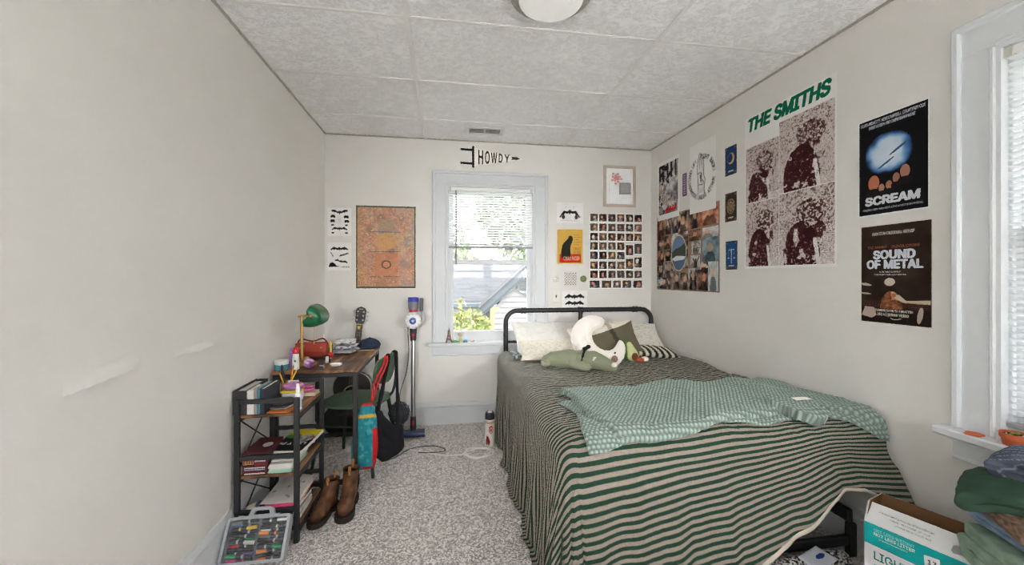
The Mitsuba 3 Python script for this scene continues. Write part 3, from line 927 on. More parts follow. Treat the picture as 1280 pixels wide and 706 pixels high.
part(pc, 'card', rot(bx(-.845, -.790, 2.372, 2.375, bt, bt + .090), -10, (1, 0, 0), (0, 2.372, bt)), (214, 212, 206), 'matte')
part(pc, 'print', rot(bx(-.838, -.797, 2.3712, 2.3718, bt + .010, bt + .080), -10, (1, 0, 0), (0, 2.372, bt)), (78, 76, 74), 'matte')

cup = A(-.860, 2.415, bt)
solid('pencil_cup', 'clear gold cup of pencils at the far end of the top shelf', 'cup', lathe([(0, 0), (.026, 0), (.030, .002), (.031, .075), (.029, .075), (.028, .004), (0, .004)], 24, cup), (176, 146, 84), 'gloss')


def pencil(label, a, b, col, tip, r=.0042, group=None):
    a, b = A(*a), A(*b); d = (b - a) / np.linalg.norm(b - a)
    k = thing('pencil', label, 'pencil', group)
    part(k, 'shaft', cyl(a, b, r, n=6), col)
    part(k, 'tip', cyl(b, b + d * .016, r, .001, n=6), tip)


pencil('yellow pencil leaning left in the gold cup', cup + A(.004, -.006, .010), cup + A(-.028, -.012, .114), (222, 172, 52), (214, 178, 130))
pencil('yellow pencil leaning right in the gold cup', cup + A(-.006, -.004, .010), cup + A(.050, -.008, .135), (226, 178, 60), (214, 178, 130))
pencil('orange pencil standing nearly upright in the gold cup', cup + A(.008, .006, .010), cup + A(.030, .004, .150), (214, 140, 52), (60, 54, 48))
pencil('thick black marker pen standing in the gold cup', cup + A(-.010, .006, .010), cup + A(-.030, .016, .150), (36, 36, 38), (36, 36, 38), .007)

solid('orange_folder', 'orange paper folder lying near the edge of the top shelf', 'folder', rot(bx(-.836, -.735, 2.106, 2.24, bt, bt + .004, .001), -6, (0, 0, 1), (-.79, 2.17, 0)), (216, 134, 70), 'matte')
book('grey notebook lying on the orange folder', -.832, -.758, 2.140, 2.250, bt + .0055, bt + .014, (116, 112, 112), 'z', yaw=-14)
solid('glasses_case', 'black glasses case lying on the grey notebook', 'case', lump(blob([((-.880 + .05, 2.150, bt + .040), .022), ((-.775, 2.165, bt + .038), .020)] and [((A(-.818, 2.155, bt + .040), .022), (A(-.758, 2.168, bt + .039), .020))], .008, 3), .0015, 40, 1), (46, 46, 50), 'satin', True)
wb = thing('paper_box', 'small white paper box with a yellow lid edge on the top shelf', 'box')
part(wb, 'body', bx(-.835, -.752, 2.275, 2.345, bt, bt + .048, .002), (226, 220, 222), 'matte')
part(wb, 'lid', rot(bx(-.840, -.750, 2.270, 2.350, bt + .049, bt + .060, .002), 3, (0, 0, 1), (-.79, 2.31, 0)), (226, 204, 74), 'matte', label='yellow lid')
rg = A(-.790, 2.310, bt + .077)
solid('hair_band', 'pink and lilac padded hair band lying on the yellow lid', 'hair band', lump(tube([rg + A(.040 * math.cos(a), .034 * math.sin(a), 0) for a in np.linspace(0, 2 * math.pi, 26)[:-1]], .013, 10, closed=True), .003, 45, 4), lambda v, m: np.where((meshkit.noise(v * 60, 2) > .5)[:, None], A(206, 128, 170), A(156, 112, 168)), 'satin', True)
sb = A(-.716, 2.150, bt)
k = thing('spray_bottle', 'white plastic spray bottle at the front edge of the top shelf', 'bottle')
part(k, 'body', lathe([(0, 0), (.016, 0), (.0175, .003), (.0175, .062), (.014, .076), (.0085, .082), (.0085, .086), (0, .086)], 24, sb), (226, 228, 228), 'gloss')
part(k, 'cap', lathe([(0, .086), (.0095, .086), (.0095, .108), (.0065, .112), (.0065, .126), (0, .127)], 20, sb), (240, 240, 240), 'gloss')
part(k, 'label', lathe([(.0179, .014), (.0179, .050)], 24, sb), (200, 206, 208), 'matte')
solid('card_stack', 'stack of cream cards under a pink case on the far end of the top shelf', 'cards', cat(*[rot(bx(-.800, -.706, 2.385, 2.462, bt + q * .004, bt + q * .004 + .0035), (q % 3 - 1) * 3, (0, 0, 1), (-.75, 2.42, 0)) for q in range(4)]), (228, 216, 190), 'matte')
solid('pink_case', 'glossy pink zip case lying on the cream cards', 'case', lump(cat(bx(-.788, -.722, 2.395, 2.448, bt + .017, bt + .036, .008), bx(-.784, -.728, 2.399, 2.446, bt + .0365, bt + .050, .006)), .001, 50, 3), (206, 106, 150), 'gloss', 40)

# middle shelf
mt = SHZ[1] + .001
bs = thing('boxed_game', 'maroon boxed game with a picture on its end, on the middle shelf', 'box')
part(bs, 'box', bx(-.945, -.838, 2.104, 2.30, mt, mt + .040, .002), (92, 44, 48))
part(bs, 'lid', bx(-.947, -.836, 2.102, 2.302, mt + .0405, mt + .104, .002), (84, 38, 42))
part(bs, 'picture', cat(bx(-.940, -.895, 2.1008, 2.1015, mt + .050, mt + .096)), (206, 176, 140), 'matte')
part(bs, 'figure', cat(*[bx(-.938 + q * .011, -.930 + q * .011, 2.1000, 2.1006, mt + .052, mt + .074 + .008 * (q % 2)) for q in range(4)]), (150, 82, 60), 'matte', kind='stuff')
part(bs, 'panel', bx(-.890, -.842, 2.1008, 2.1015, mt + .044, mt + .096), (120, 58, 60), 'matte')
part(bs, 'stripe', bx(-.890, -.842, 2.1000, 2.1006, mt + .062, mt + .068), (196, 186, 190), 'matte')
for q, c in enumerate(((204, 200, 204), (96, 44, 50), (150, 160, 178), (190, 182, 186))):
    part(bs, 'end_band', bx(-.936, -.846, 2.1030, 2.1036, mt + .003 + q * .009, mt + .009 + q * .009), c, 'matte')
part(bs, 'emblem', ell((-.87, 2.20, mt + .1045), (.022, .030, .0012), 2), (206, 196, 190), 'matte', label='pale oval emblem')


def magazine(label, x0, x1, y0, y1, z, t, cover, yaw=0, name='magazine', cat_='magazine', droop=.010):
    k = thing(name, label, cat_)
    n = 9
    X_, Y_ = np.meshgrid(np.linspace(x0, x1, n), np.linspace(y0, y1, n), indexing='ij')
    Z_ = z + droop * (1 - np.cos((Y_ - y0) / (y1 - y0) * 2.2)) * .4
    top = np.stack([X_, Y_, Z_ + t], -1); bot = np.stack([X_, Y_, Z_], -1)
    rim = np.concatenate([top[0], top[1:, -1], top[-1, ::-1][1:], top[::-1, 0][1:]]); rib = np.concatenate([bot[0], bot[1:, -1], bot[-1, ::-1][1:], bot[::-1, 0][1:]])
    c = ((x0 + x1) / 2, (y0 + y1) / 2, z)
    part(k, 'cover', rot(grid(top), yaw, (0, 0, 1), c), cover, 'satin', True)
    part(k, 'pages', rot(cat(grid(np.stack([rim, rib], 1)), grid(bot, True)), yaw, (0, 0, 1), c), (232, 230, 224), 'matte', 30)
    return k, c


solid('paper_stack', 'stack of mint green and white papers beside the maroon box', 'papers', cat(*[rot(bx(-.832, -.728, 2.108, 2.32, mt + q * .007, mt + q * .007 + .0062), (q % 3 - 1) * 2.5, (0, 0, 1), (-.78, 2.2, 0)) for q in range(6)]), lambda v, m: np.where((v[:, 2] < mt + .020)[:, None], A(168, 208, 188), A(226, 224, 218)), 'matte', False)
magazine('white booklet with a green corner under the yellow study guide', -.835, -.722, 2.13, 2.36, mt + .046, .006, lambda v, m: np.where((v[:, 0] > -.765)[:, None], A(96, 168, 92), A(228, 228, 222)), 4, 'booklet', 'booklet')


def guide(v, m):
    f = (v[:, 1] - 2.17) / .27; g = (v[:, 0] + .84) / .15
    c = np.where((f > .62)[:, None], A(226, 204, 52), A(34, 34, 36))
    return c


kg, cg = magazine('yellow and black study guide with a green oval lying on the middle shelf', -.845, -.690, 2.170, 2.440, mt + .062, .016, (34, 34, 36), -6)
tl = lambda m: rot(m, -6, (0, 0, 1), cg)
zt = mt + .0835
part(kg, 'yellow_band', tl(bx(-.845, -.690, 2.335, 2.440, zt + .0000, zt + .0010)), (228, 206, 56), 'matte', label='yellow band')
part(kg, 'green_oval', tl(ell((-.805, 2.345, zt + .0014), (.038, .030, .0006), 3)), (82, 140, 84), 'matte', label='green oval')
ov = ell((-.728, 2.315, zt + .0016), (.036, .052, .0006), 3)
part(kg, 'picture_oval', tl(ov), lambda v, m: np.where((meshkit.noise(v * 90, 4) > .52)[:, None], A(190, 186, 180), np.where((meshkit.noise(v * 70, 9) > .5)[:, None], A(150, 90, 76), A(120, 130, 150))), 'matte', True)
tx_ = meshkit.text_mesh('LSAT Prep', .026, .0006, True); tx_.apply_transform(fr((-.700, 2.262, zt + .0006), (-1, 0, 0), (0, -1, 0))); part(kg, 'title', tl(tx_), (236, 236, 232), 'matte', False)

# bottom shelf
bz = SHZ[0] + .001
book('white spiral notebook lowest in the pile on the bottom shelf', -.86, -.712, 2.11, 2.36, bz, bz + .022, (222, 220, 216), 'z')
book('black and white patterned notebook in the middle of the bottom pile', -.858, -.714, 2.115, 2.37, bz + .0235, bz + .044, lambda v, m: np.where((meshkit.noise(v * 60, 5) > .5)[:, None], A(52, 52, 54), A(216, 214, 210)), 'z', yaw=3)
book('black ring notebook on the patterned notebook', -.86, -.716, 2.11, 2.35, bz + .0455, bz + .066, (50, 50, 52), 'z', yaw=-4)
book('white notebook with wire edge under the pink edged binder', -.862, -.716, 2.12, 2.38, bz + .0675, bz + .084, (226, 224, 218), 'z', yaw=2)
kb = book('binder with a pale flowered cover and bright pink edge on top of the pile', -.866, -.708, 2.10, 2.37, bz + .0855, bz + .116, (216, 84, 124), 'z', yaw=0)
part(kb, 'front_cover', bx(-.867, -.707, 2.10, 2.372, bz + .1165, bz + .1185), lambda v, m: A(212, 208, 204), 'matte', False, label='pale front cover')
for q in range(7):
    a, b = rng.random(2)
    part(kb, 'flower_print', ell((-.855 + a * .13, 2.13 + b * .21, bz + .1186), (.008, .010, .0004), 1), (140, 138, 140), 'matte')
part(kb, 'spine_print', bx(-.866, -.845, 2.0985, 2.0998, bz + .086, bz + .118), (84, 34, 50), 'matte', label='dark spine end')
solid('pouch', 'pale grey zip pouch with a dark patch lying behind the marker case', 'pouch', lump(blob([((-.93, 2.15, bz + .05), .03), ((-.90, 2.16, bz + .06), .03)] and [((A(-.930, 2.145, bz + .075), .020), (A(-.895, 2.170, bz + .080), .022)), ((A(-.930, 2.145, bz + .075), .020), (A(-.930, 2.145, bz + .022), .022)), ((A(-.895, 2.170, bz + .080), .022), (A(-.895, 2.170, bz + .023), .022)), ((A(-.930, 2.145, bz + .022), .022), (A(-.895, 2.170, bz + .023), .022))], .010, 3), .003, 30, 4), lambda v, m: np.where((v[:, 0] > -.905)[:, None], A(88, 92, 104), A(206, 200, 188)), 'cloth', True)

# ------------------------------------------------------------------ things on the desk
D = DZ + .0008
lp = thing('desk_lamp', "brass banker's lamp with a green glass shade on the desk", 'lamp')
BR = (206, 170, 104)
lx, ly = -.868, 2.675
part(lp, 'base', lathe([(0, 0), (.070, 0), (.072, .006), (.060, .014), (.034, .022), (.022, .034), (.014, .046), (0, .050)], 40, (lx + .02, ly + .02, D)), BR, 'metal')
part(lp, 'stem', tube([(lx, ly, D + .016), (lx, ly, D + .10), (lx, ly, 1.020)], .0085, 14), BR, 'metal')
sc = A(lx + .052, ly + .11, 1.008)
part(lp, 'arm', tube(spl([(lx - .022, ly, 1.016), (lx, ly, 1.020), (lx + .03, ly - .006, 1.019), (lx + .052, ly - .012, 1.018)], 12), .006, 10), BR, 'metal')
part(lp, 'arm', tube(spl([(lx, ly, 1.020), (lx - .012, ly + .12, 1.020), (lx + .01, ly + .228, 1.018), (lx + .052, ly + .232, 1.018)], 16), .005, 10), BR, 'metal')
nn, mm = 28, 22
P = np.zeros((nn, mm, 3))
for i, a in enumerate(np.linspace(-math.pi / 2, math.pi / 2, nn)):
    for j, t in enumerate(np.linspace(-1, 1, mm)):
        tt_ = np.sign(t) * (1 - (1 - abs(t)) ** 2.2)
        e = (1 - abs(tt_) ** 6) ** .5 if abs(tt_) < 1 else 0
        P[i, j] = (.098 * math.cos(a) * (.25 + .75 * e), tt_ * .118, .070 * math.sin(a) * (.45 + .55 * e))
shd = grid(P); inner = grid(P * A(.94, .96, .93), True)
cap = []
for j in (0, mm - 1):
    c_ = np.vstack([P[:, j], P[:, j].mean(0)]); f_ = [(i, i + 1, nn) for i in range(nn - 1)]
    cap.append(trimesh.Trimesh(c_, np.array(f_), process=False))
shade = cat(shd, inner, *cap); shade = rot(shade, 20, (0, 1, 0)); shade = mv(shade, sc[0] - .036, sc[1], sc[2] + .010)
shk = part(lp, 'shade', shade, (22, 96, 58), 'gloss', 60, label='green glass shade')
for s in (-1, 1):
    part(shk, 'knob', ell((sc[0], sc[1] + s * .121, sc[2] + .010), (.011, .010, .011), 2), BR, 'metal')
part(lp, 'pull_chain', tube([(sc[0] + .0, sc[1] - .05, .965), (sc[0] + .0, sc[1] - .05, .85)], .0016, 6), BR, 'metal')
part(lp, 'chain_end', ell((sc[0], sc[1] - .05, .845), (.004, .004, .008), 1), BR, 'metal')

rb = thing('red_bag', 'small rust red leather satchel standing behind the desk lamp', 'bag')
part(rb, 'body', lump(bx(-.955, -.770, 2.83, 2.905, D, D + .108, .016), .002, 12, 3), (142, 52, 38), 'satin', 50)
part(rb, 'flap', lump(bx(-.957, -.768, 2.822, 2.829, D + .050, D + .112, .003), .001, 12, 5), (160, 60, 44), 'satin', 50)
part(rb, 'strap', tube(spl([(-.955, 2.86, D + .10), (-.93, 2.85, D + .135), (-.86, 2.86, D + .118), (-.80, 2.86, D + .135), (-.772, 2.87, D + .10)], 24), .005, 8), (128, 46, 34), 'satin')
for x in (-.925, -.80):
    part(rb, 'buckle', ell((x, 2.820, D + .080), (.007, .004, .007), 1), (206, 186, 140), 'metal')
solid('dark_scarf', 'dark folded cloth lying in front of the red satchel', 'cloth', lump(blob(chain([(A(-.885, 2.800, D + .012), .010), (A(-.845, 2.796, D + .015), .013), (A(-.80, 2.796, D + .015), .013), (A(-.775, 2.800, D + .012), .010)]), .007, 4), .002, 50, 4), (58, 40, 40), 'cloth', True)

j = A(-.942, 2.562, D)
k = thing('cream_jar', 'teal jar with a white lid at the wall corner of the desk', 'jar')
part(k, 'body', lathe([(0, 0), (.033, 0), (.036, .003), (.036, .030), (.033, .033), (0, .033)], 32, j), (72, 142, 156), 'gloss')
part(k, 'lid', lathe([(0, .033), (.037, .033), (.038, .035), (.038, .053), (.036, .056), (0, .056)], 32, j), (226, 230, 230), 'gloss')
k = thing('purple_tube', 'slim purple tube standing between the teal jar and the white bottle', 'tube')
j = A(-.905, 2.605, D)
part(k, 'body', lathe([(0, 0), (.010, 0), (.0105, .002), (.0095, .088), (0, .089)], 20, j), (152, 120, 186), 'gloss')
part(k, 'cap', lathe([(0, .0892), (.0080, .0892), (.0078, .113), (0, .114)], 20, j), (170, 140, 200), 'gloss')
k = thing('glue_bottle', 'white squeeze bottle with a red cap on the desk', 'bottle')
j = A(-.866, 2.567, D)
part(k, 'body', lathe([(0, 0), (.018, 0), (.0195, .003), (.0195, .055), (.017, .085), (.0145, .090), (0, .091)], 26, j), (226, 224, 214), 'gloss')
part(k, 'cap', lathe([(0, .0912), (.0165, .0912), (.0170, .094), (.0165, .110), (.012, .124), (.005, .130), (0, .131)], 24, j), (190, 36, 42), 'gloss')
part(k, 'emblem', ell(j + A(.002, -.0192, .050), (.006, .0014, .008), 1), (60, 110, 70), 'matte', label='green leaf mark')
solid('paperweight', 'purple and gold faceted glass paperweight by the lamp base', 'paperweight', lump(trimesh.creation.icosphere(2, .030).apply_translation((-.800, 2.585, D + .029)), .004, 60, 3), lambda v, m: np.where((meshkit.noise(v * 80, 3) > .55)[:, None], A(196, 160, 186), A(124, 76, 128)), 'gloss', False)
k = thing('tape_dispenser', 'black tape dispenser with a grey roll at the front of the desk', 'tape dispenser')
part(k, 'body', extr(Polygon([(-.045, 0), (.045, 0), (.045, .012), (.030, .020), (.018, .040), (-.014, .044), (-.038, .030)]).buffer(.002), .030, fr((-.716, 2.575, D + .002), (.25, -.968, 0), (0, 0, 1))), (46, 46, 48), 'satin')
part(k, 'roll', rot(lathe([(.010, -.009), (.020, -.009), (.020, .009), (.010, .009)], 24, (-.700, 2.590, D + .044), (.968, .25, 0)), 0), (176, 178, 182), 'gloss')
part(k, 'plate', bx(-.728, -.700, 2.532, 2.536, D + .006, D + .026), (196, 198, 200), 'metal')
solid('soap_dish', 'white oval dish on the desk beside the tape dispenser', 'dish', lathe([(0, 0), (.022, 0), (.030, .008), (.032, .014), (.029, .014), (.022, .006), (0, .005)], 28, (0, 0, 0)).apply_transform(np.diag([1.15, .8, 1, 1])).apply_translation((-.660, 2.63, D)), (232, 230, 224), 'gloss')
k = thing('red_flower', 'dried red flower with dark leaves in a tiny black pot', 'flower')
j = A(-.735, 2.735, D)
part(k, 'pot', lathe([(0, 0), (.013, 0), (.017, .022), (.014, .022), (.010, .006), (0, .006)], 18, j), (40, 38, 38), 'satin')
part(k, 'stem', tube(spl([j + A(0, 0, .01), j + A(.006, -.004, .035), j + A(.020, -.010, .050)], 8), .002, 6), (60, 74, 48), 'matte')
part(k, 'bloom', lump(ell(j + A(.022, -.012, .050), (.016, .014, .016), 3), .003, 90, 2), (176, 48, 52), 'cloth', True)
for q in range(4):
    a = q * 1.6
    part(k, 'leaf', ell(j + A(.016 * math.cos(a), .016 * math.sin(a), .034 + .004 * q), (.013, .006, .004), 1), (44, 56, 40), 'satin')
k = thing('dropper_bottle', 'clear bottle with a white nozzle behind the red satchel', 'bottle')
j = A(-.822, 2.955, D)
part(k, 'body', lathe([(0, 0), (.018, 0), (.018, .092), (.010, .104), (0, .105)], 22, j), (206, 208, 206), 'gloss')
part(k, 'nozzle', lathe([(0, .105), (.010, .105), (.009, .118), (.004, .150), (0, .151)], 18, j), (232, 232, 228), 'gloss')
pencil('yellow pencil standing by the red satchel on the desk', (-.752, 2.86, D + .002), (-.752, 2.868, D + .110), (226, 186, 50), (210, 176, 130), .006)
pencil('blue pen leaning beside the yellow pencil on the desk', (-.738, 2.872, D + .002), (-.745, 2.874, D + .082), (62, 74, 120), (40, 40, 44), .0045)

for q, (lb_, x, y, w, l, z, col) in enumerate((
        ('clear plastic packet with dark folds at the bottom of the packet pile', -.705, 3.06, .15, .19, 0, (172, 174, 178)),
        ('silver plastic packet in the middle of the packet pile', -.702, 3.075, .15, .18, .033, (196, 197, 200)),
        ('white crumpled plastic packet on top of the packet pile', -.708, 3.08, .14, .17, .063, (216, 216, 216)))):
    c_ = cushion(w, l, .024, 40, 4, seed=30 + q, wr=.007, pinch=.02)
    solid('plastic_packet', lb_, 'packet', rot(mv(c_, x, y, D + .017 + z), q * 9 - 8, (0, 0, 1), (x, y, 0)), (lambda col: lambda v, m: np.where((meshkit.noise(v * 70, 6) > .62)[:, None], A(96, 98, 110), A(*col)))(col), 'gloss', True)
book('flat dark green book lying under the blue cap at the window end of the desk', -.66, -.525, 3.18, 3.318, D, D + .014, (56, 58, 50), 'z')
solid('wooden_ruler', 'pale wooden ruler lying at the window end of the desk', 'ruler', rot(bx(-.66, -.52, 3.14, 3.16, D, D + .003), 4, (0, 0, 1), (-.58, 3.15, 0)), (206, 190, 150), 'satin')
ct = thing('baseball_cap', 'dark blue cap lying on the green book near the guitar neck', 'cap')
dome = ell((0, 0, 0), (.080, .074, .058), 4)
dome = trimesh.intersections.slice_mesh_plane(dome, (0, 0, 1), (0, 0, 0), cap=True)
part(ct, 'crown', mv(lump(dome, .003, 28, 8), -.575, 3.248, D + .0165), (48, 56, 74), 'cloth', True)
part(ct, 'brim', mv(extr(Polygon([(-.075, 0), (-.082, -.035), (-.060, -.075), (0, -.092), (.060, -.075), (.082, -.035), (.075, 0)]).buffer(.004), .004), -.575, 3.215, D + .0163), (40, 46, 62), 'cloth')
part(ct, 'button', ell((-.575, 3.248, D + .0765), (.007, .007, .005), 1), (40, 46, 62), 'cloth')
for q in range(6):
    a = q * math.pi / 3
    part(ct, 'seam', tube([(-.575 + .082 * math.cos(a) * math.cos(e), 3.248 + .076 * math.sin(a) * math.cos(e), D + .017 + .060 * math.sin(e)) for e in np.linspace(.05, 1.5, 10)], .0012, 5), (66, 76, 98), 'cloth')
# ------------------------------------------------------------------ paper on the walls
INK = (34, 34, 36)


def lerp2(a, b, t):
    return np.asarray(a, float) * (1 - t) + np.asarray(b, float) * t


class Sheet:
    """a flat sheet on a wall, drawn in metres from its top left corner (u right, v down)"""

    def __init__(self, name, label, cat_, wall, a, ztop, w, h, paper=(233, 232, 230), group=None, proud=.0012, skew=0.0, thick=.0006):
        self.k = thing(name, label, cat_, group)
        self.w, self.h = w, h
        self.F = fr((a, YB - proud, ztop), (1, 0, 0), (0, 0, 1)) if wall == 'back' else fr((XR - proud, a, ztop), (0, -1, 0), (0, 0, 1))
        self.n = 0
        c, s = math.cos(math.radians(skew)), math.sin(math.radians(skew))
        R = np.eye(4); R[:2, :2] = [[c, s], [-s, c]]
        self.F = self.F @ R
        self.mesh('sheet', bx(0, w, -h, 0, 0, thick), paper, False)
        self.top = thick
        self.n = 1

    def mesh(self, name, m, color, smooth=False, label=None, mat='matte', kind=None):
        m = m.copy(); m.apply_transform(self.F)
        return part(self.k, name, m, color, mat, smooth, label, kind=kind)

    def _lay(self):
        self.n += 1
        return self.top + .00012 * self.n

    def poly(self, name, shapes, color, label=None, kind=None):
        """shapes in (u, v down)"""
        g = shapes if isinstance(shapes, list) else [shapes]
        z = self._lay(); ms = []
        for q in g:
            q = affinity.scale(q, 1, -1, origin=(0, 0))
            for r in getattr(q, 'geoms', [q]):
                if r.is_empty or r.area < 1e-9: continue
                if not r.is_valid: r = r.buffer(0)
                for r2 in getattr(r, 'geoms', [r]):
                    v, f = trimesh.creation.triangulate_polygon(r2, engine='earcut')
                    ms.append(trimesh.Trimesh(np.c_[v, np.full(len(v), z)], f, process=False))
        m = cat(ms)
        nz = np.cross(m.vertices[m.faces[:, 1]] - m.vertices[m.faces[:, 0]], m.vertices[m.faces[:, 2]] - m.vertices[m.faces[:, 0]])[:, 2]
        m.faces[nz < 0] = m.faces[nz < 0][:, ::-1]
        return self.mesh(name, m, color, False, label, kind=kind)

    def text(self, s, u, v, h, width=None, color=INK, bold=True, shear=0, fit=None, name='lettering', heavy=0):
        """baseline at v; centred on u when fit == 'c'"""
        m = meshkit.text_mesh(s, h, .0002, bold)
        x0, x1 = m.bounds[0][0], m.bounds[1][0]
        m.apply_translation((-x0, 0, 0))
        if width:
            m.apply_scale((width / (x1 - x0), 1, 1))
        w = width or (x1 - x0)
        if heavy:
            m = cat(*[mv(m, a * heavy, b * heavy, .00001 * q) for q, (a, b) in enumerate(((1, 0), (-1, 0), (0, .7), (0, -.7), (.7, .5), (-.7, .5), (.7, -.5), (-.7, -.5)))])
        if shear:
            v_ = np.array(m.vertices); v_[:, 0] += shear * v_[:, 1]; m.vertices = v_
        m.apply_translation((u - (w / 2 if fit == 'c' else 0), -v, self._lay()))
        return self.mesh(name, m, color, False)

    def arc_text(self, s, cu, cv, R, a0, a1, h, color=INK, flip=False):
        ms = []; L = len(s)
        for i, ch in enumerate(s):
            if ch == ' ': continue
            t = math.radians(a0 + (a1 - a0) * (i + .5) / L)
            m = meshkit.text_mesh(ch, h, .0002, True)
            c = (m.bounds[0][0] + m.bounds[1][0]) / 2
            m.apply_translation((-c, -h * .5, 0))
            m.apply_scale((.85, 1, 1))
            th = t - math.pi / 2 + (math.pi if flip else 0)
            m.apply_transform(trimesh.transformations.rotation_matrix(th, (0, 0, 1)))
            m.apply_translation((cu + R * math.cos(t), -cv + R * math.sin(t), 0)); ms.append(m)
        m = cat(ms); m.apply_translation((0, 0, self._lay()))
        return self.mesh('lettering', m, color, False)

    def paint(self, name, u, v, w, h, nu, nv, fn, clip=None, label=None, kind=None):
        """a printed area as a fine grid of cells, each with its own ink: fn(U, V) -> (n, m, 3), U and V from 0 to 1"""
        U, V = np.meshgrid((np.arange(nu) + .5) / nu, (np.arange(nv) + .5) / nv, indexing='ij')
        C = np.asarray(fn(U, V), float).reshape(-1, 3)
        keep = np.ones(nu * nv, bool) if clip is None else clip(U, V).ravel()
        i, j = np.meshgrid(np.arange(nu), np.arange(nv), indexing='ij')
        i, j = i.ravel()[keep], j.ravel()[keep]; C = C[keep]
        z = self._lay()
        q = np.stack([np.stack([u + w * (i + a) / nu, -(v + h * (j + b) / nv), np.full(len(i), z)], -1) for a, b in ((0, 0), (0, 1), (1, 1), (1, 0))], 1)
        k = np.arange(len(i))[:, None] * 4
        m = trimesh.Trimesh(q.reshape(-1, 3), np.vstack([k + np.array([0, 1, 2]), k + np.array([0, 2, 3])]), process=False)
        cc = np.repeat(C, 4, 0)
        return self.mesh(name, m, lambda v_, m_: cc, False, label, kind=kind)


def nz(U, V, f, g, seed, octv=3):
    return meshkit.fbm(np.stack([U * f, V * g, U * 0 + seed * 3.7], -1), octv, seed)


def ramp(t, stops):
    t = np.clip(t, 0, 1); xs = [s[0] for s in stops]; cs = np.array([s[1] for s in stops], float)
    return np.stack([np.interp(t, xs, cs[:, k]) for k in range(3)], -1)


def bat(cu, cv, w, droop=.30):
    p = [(0, -.06), (.03, -.12), (.05, -.05), (.12, -.03), (.28, -.13), (.50, -.02), (.46, .02), (.44, .07), (.36, .01), (.29, .07), (.21, .01), (.12, .09), (.05, .04), (0, .16)]
    p = [(x, y + droop * x * x) for x, y in p]
    q = p + [(-x, y) for x, y in p[::-1]]
    return affinity.translate(affinity.scale(Polygon(q).buffer(0), w, w, origin=(0, 0)), cu, cv)


def el(cu, cv, a, b, rot_=0):
    return affinity.rotate(affinity.translate(affinity.scale(Point(0, 0).buffer(1, 10), a, b), cu, cv), rot_, origin=(cu, cv))


def cut(shape, *holes):
    for q in holes:
        shape = shape.difference(q)
    return shape


# --- back wall, left of the window
s = Sheet('bat_print', 'white sheet with a ring of small black bats, upper of two by the corner', 'print', 'back', -.966, 1.828, .186, .232)
s.poly('bat', bat(.094, .036, .135, -.4), INK); s.poly('bat', bat(.094, .170, .125, .3), INK)
for u, v in ((.042, .070), (.146, .074), (.040, .108), (.150, .110)):
    s.poly('moth', [el(u - .008, v, .010, .013, 25), el(u + .008, v, .010, .013, -25)], INK)
for u, v in ((.040, .142), (.148, .142), (.042, .206), (.148, .206)):
    s.poly('moth', [el(u - .005, v, .007, .007), el(u + .005, v, .007, .006), rect(u - .001, v - .004, u + .001, v + .010)], INK)
s.poly('face_mark', [el(.088, .096, .0022, .0022), el(.104, .096, .0022, .0022), rect(.092, .112, .100, .1135)], (120, 120, 120))
s = Sheet('bat_print', 'white sheet with three flying black bats over a hill, lower of two by the corner', 'print', 'back', -.966, 1.540, .186, .230)
s.poly('bat', bat(.092, .048, .140, .2), INK); s.poly('bat', affinity.rotate(bat(.128, .098, .078, .1), -18), INK); s.poly('bat', affinity.rotate(bat(.106, .152, .105, .1), 12), INK)
s.poly('bat', affinity.rotate(bat(.034, .096, .045, .3), 60), INK)
s.poly('hill', [Polygon([(.010, .196), (.016, .172), (.034, .160), (.056, .170), (.070, .190), (.10, .196), (.010, .200)]), Polygon([(.10, .196), (.172, .198), (.172, .204), (.12, .202)])], INK)

s = Sheet('abstract_poster', 'large orange and rose abstract poster with a dark green edge left of the window', 'poster', 'back', -.742, 1.852, .482, .688, (92, 100, 78))


def abstract(U, V):
    a = nz(U, V, 5, 7, 3, 4); b = nz(U, V, 14, 20, 8, 3); c = nz(U, V, 34, 48, 12, 2)
    C = ramp(a * .85 + b * .15, [(.30, (150, 112, 96)), (.42, (196, 138, 106)), (.5, (184, 134, 122)), (.58, (204, 162, 120)), (.7, (160, 142, 140))])
    C = np.where((V > .76)[..., None], C * .6 + A(204, 138, 88) * .4, C)
    C = np.where((U < .12)[..., None], C * .6 + A(186, 138, 92) * .4, C)
    line = (np.abs(c - .5) < .035) | (np.abs(b - .5) < .016)
    C = np.where(line[..., None], C * .72 + A(70, 60, 66) * .28, C)
    C = C * .82 + A(214, 190, 172) * .20
    C = np.where(((U > .55) & (nz(U, V, 6, 5, 33, 3) > .52))[..., None], C * .6 + A(186, 158, 158) * .4, C)
    return np.where((nz(U, V, 40, 60, 21, 2) > .68)[..., None], A(206, 184, 150), C)


s.paint('print', .010, .012, .462, .662, 110, 150, abstract)
ora = lambda q: (lambda U, V: lerp2(abstract(U * .6, V * .7), A(*q), .55))
s.paint('rust_block', .150, .395, .185, .190, 46, 46, ora((200, 128, 92)), label='orange block')
s.paint('ochre_disc', .145, .225, .185, .145, 46, 36, ora((212, 164, 104)), clip=lambda U, V: (U - .5) ** 2 + (V - .5) ** 2 < .245, label='ochre disc')
s.paint('grey_band', .180, .110, .130, .095, 32, 24, ora((166, 150, 128)), label='grey band')
for v in (.215, .380, .590):
    s.poly('dark_line', [rect(.11, v, .36, v + .004)], (108, 88, 84))
s.poly('ring', cut(el(.242, .490, .040, .036), el(.242, .490, .030, .026)), (110, 92, 84))

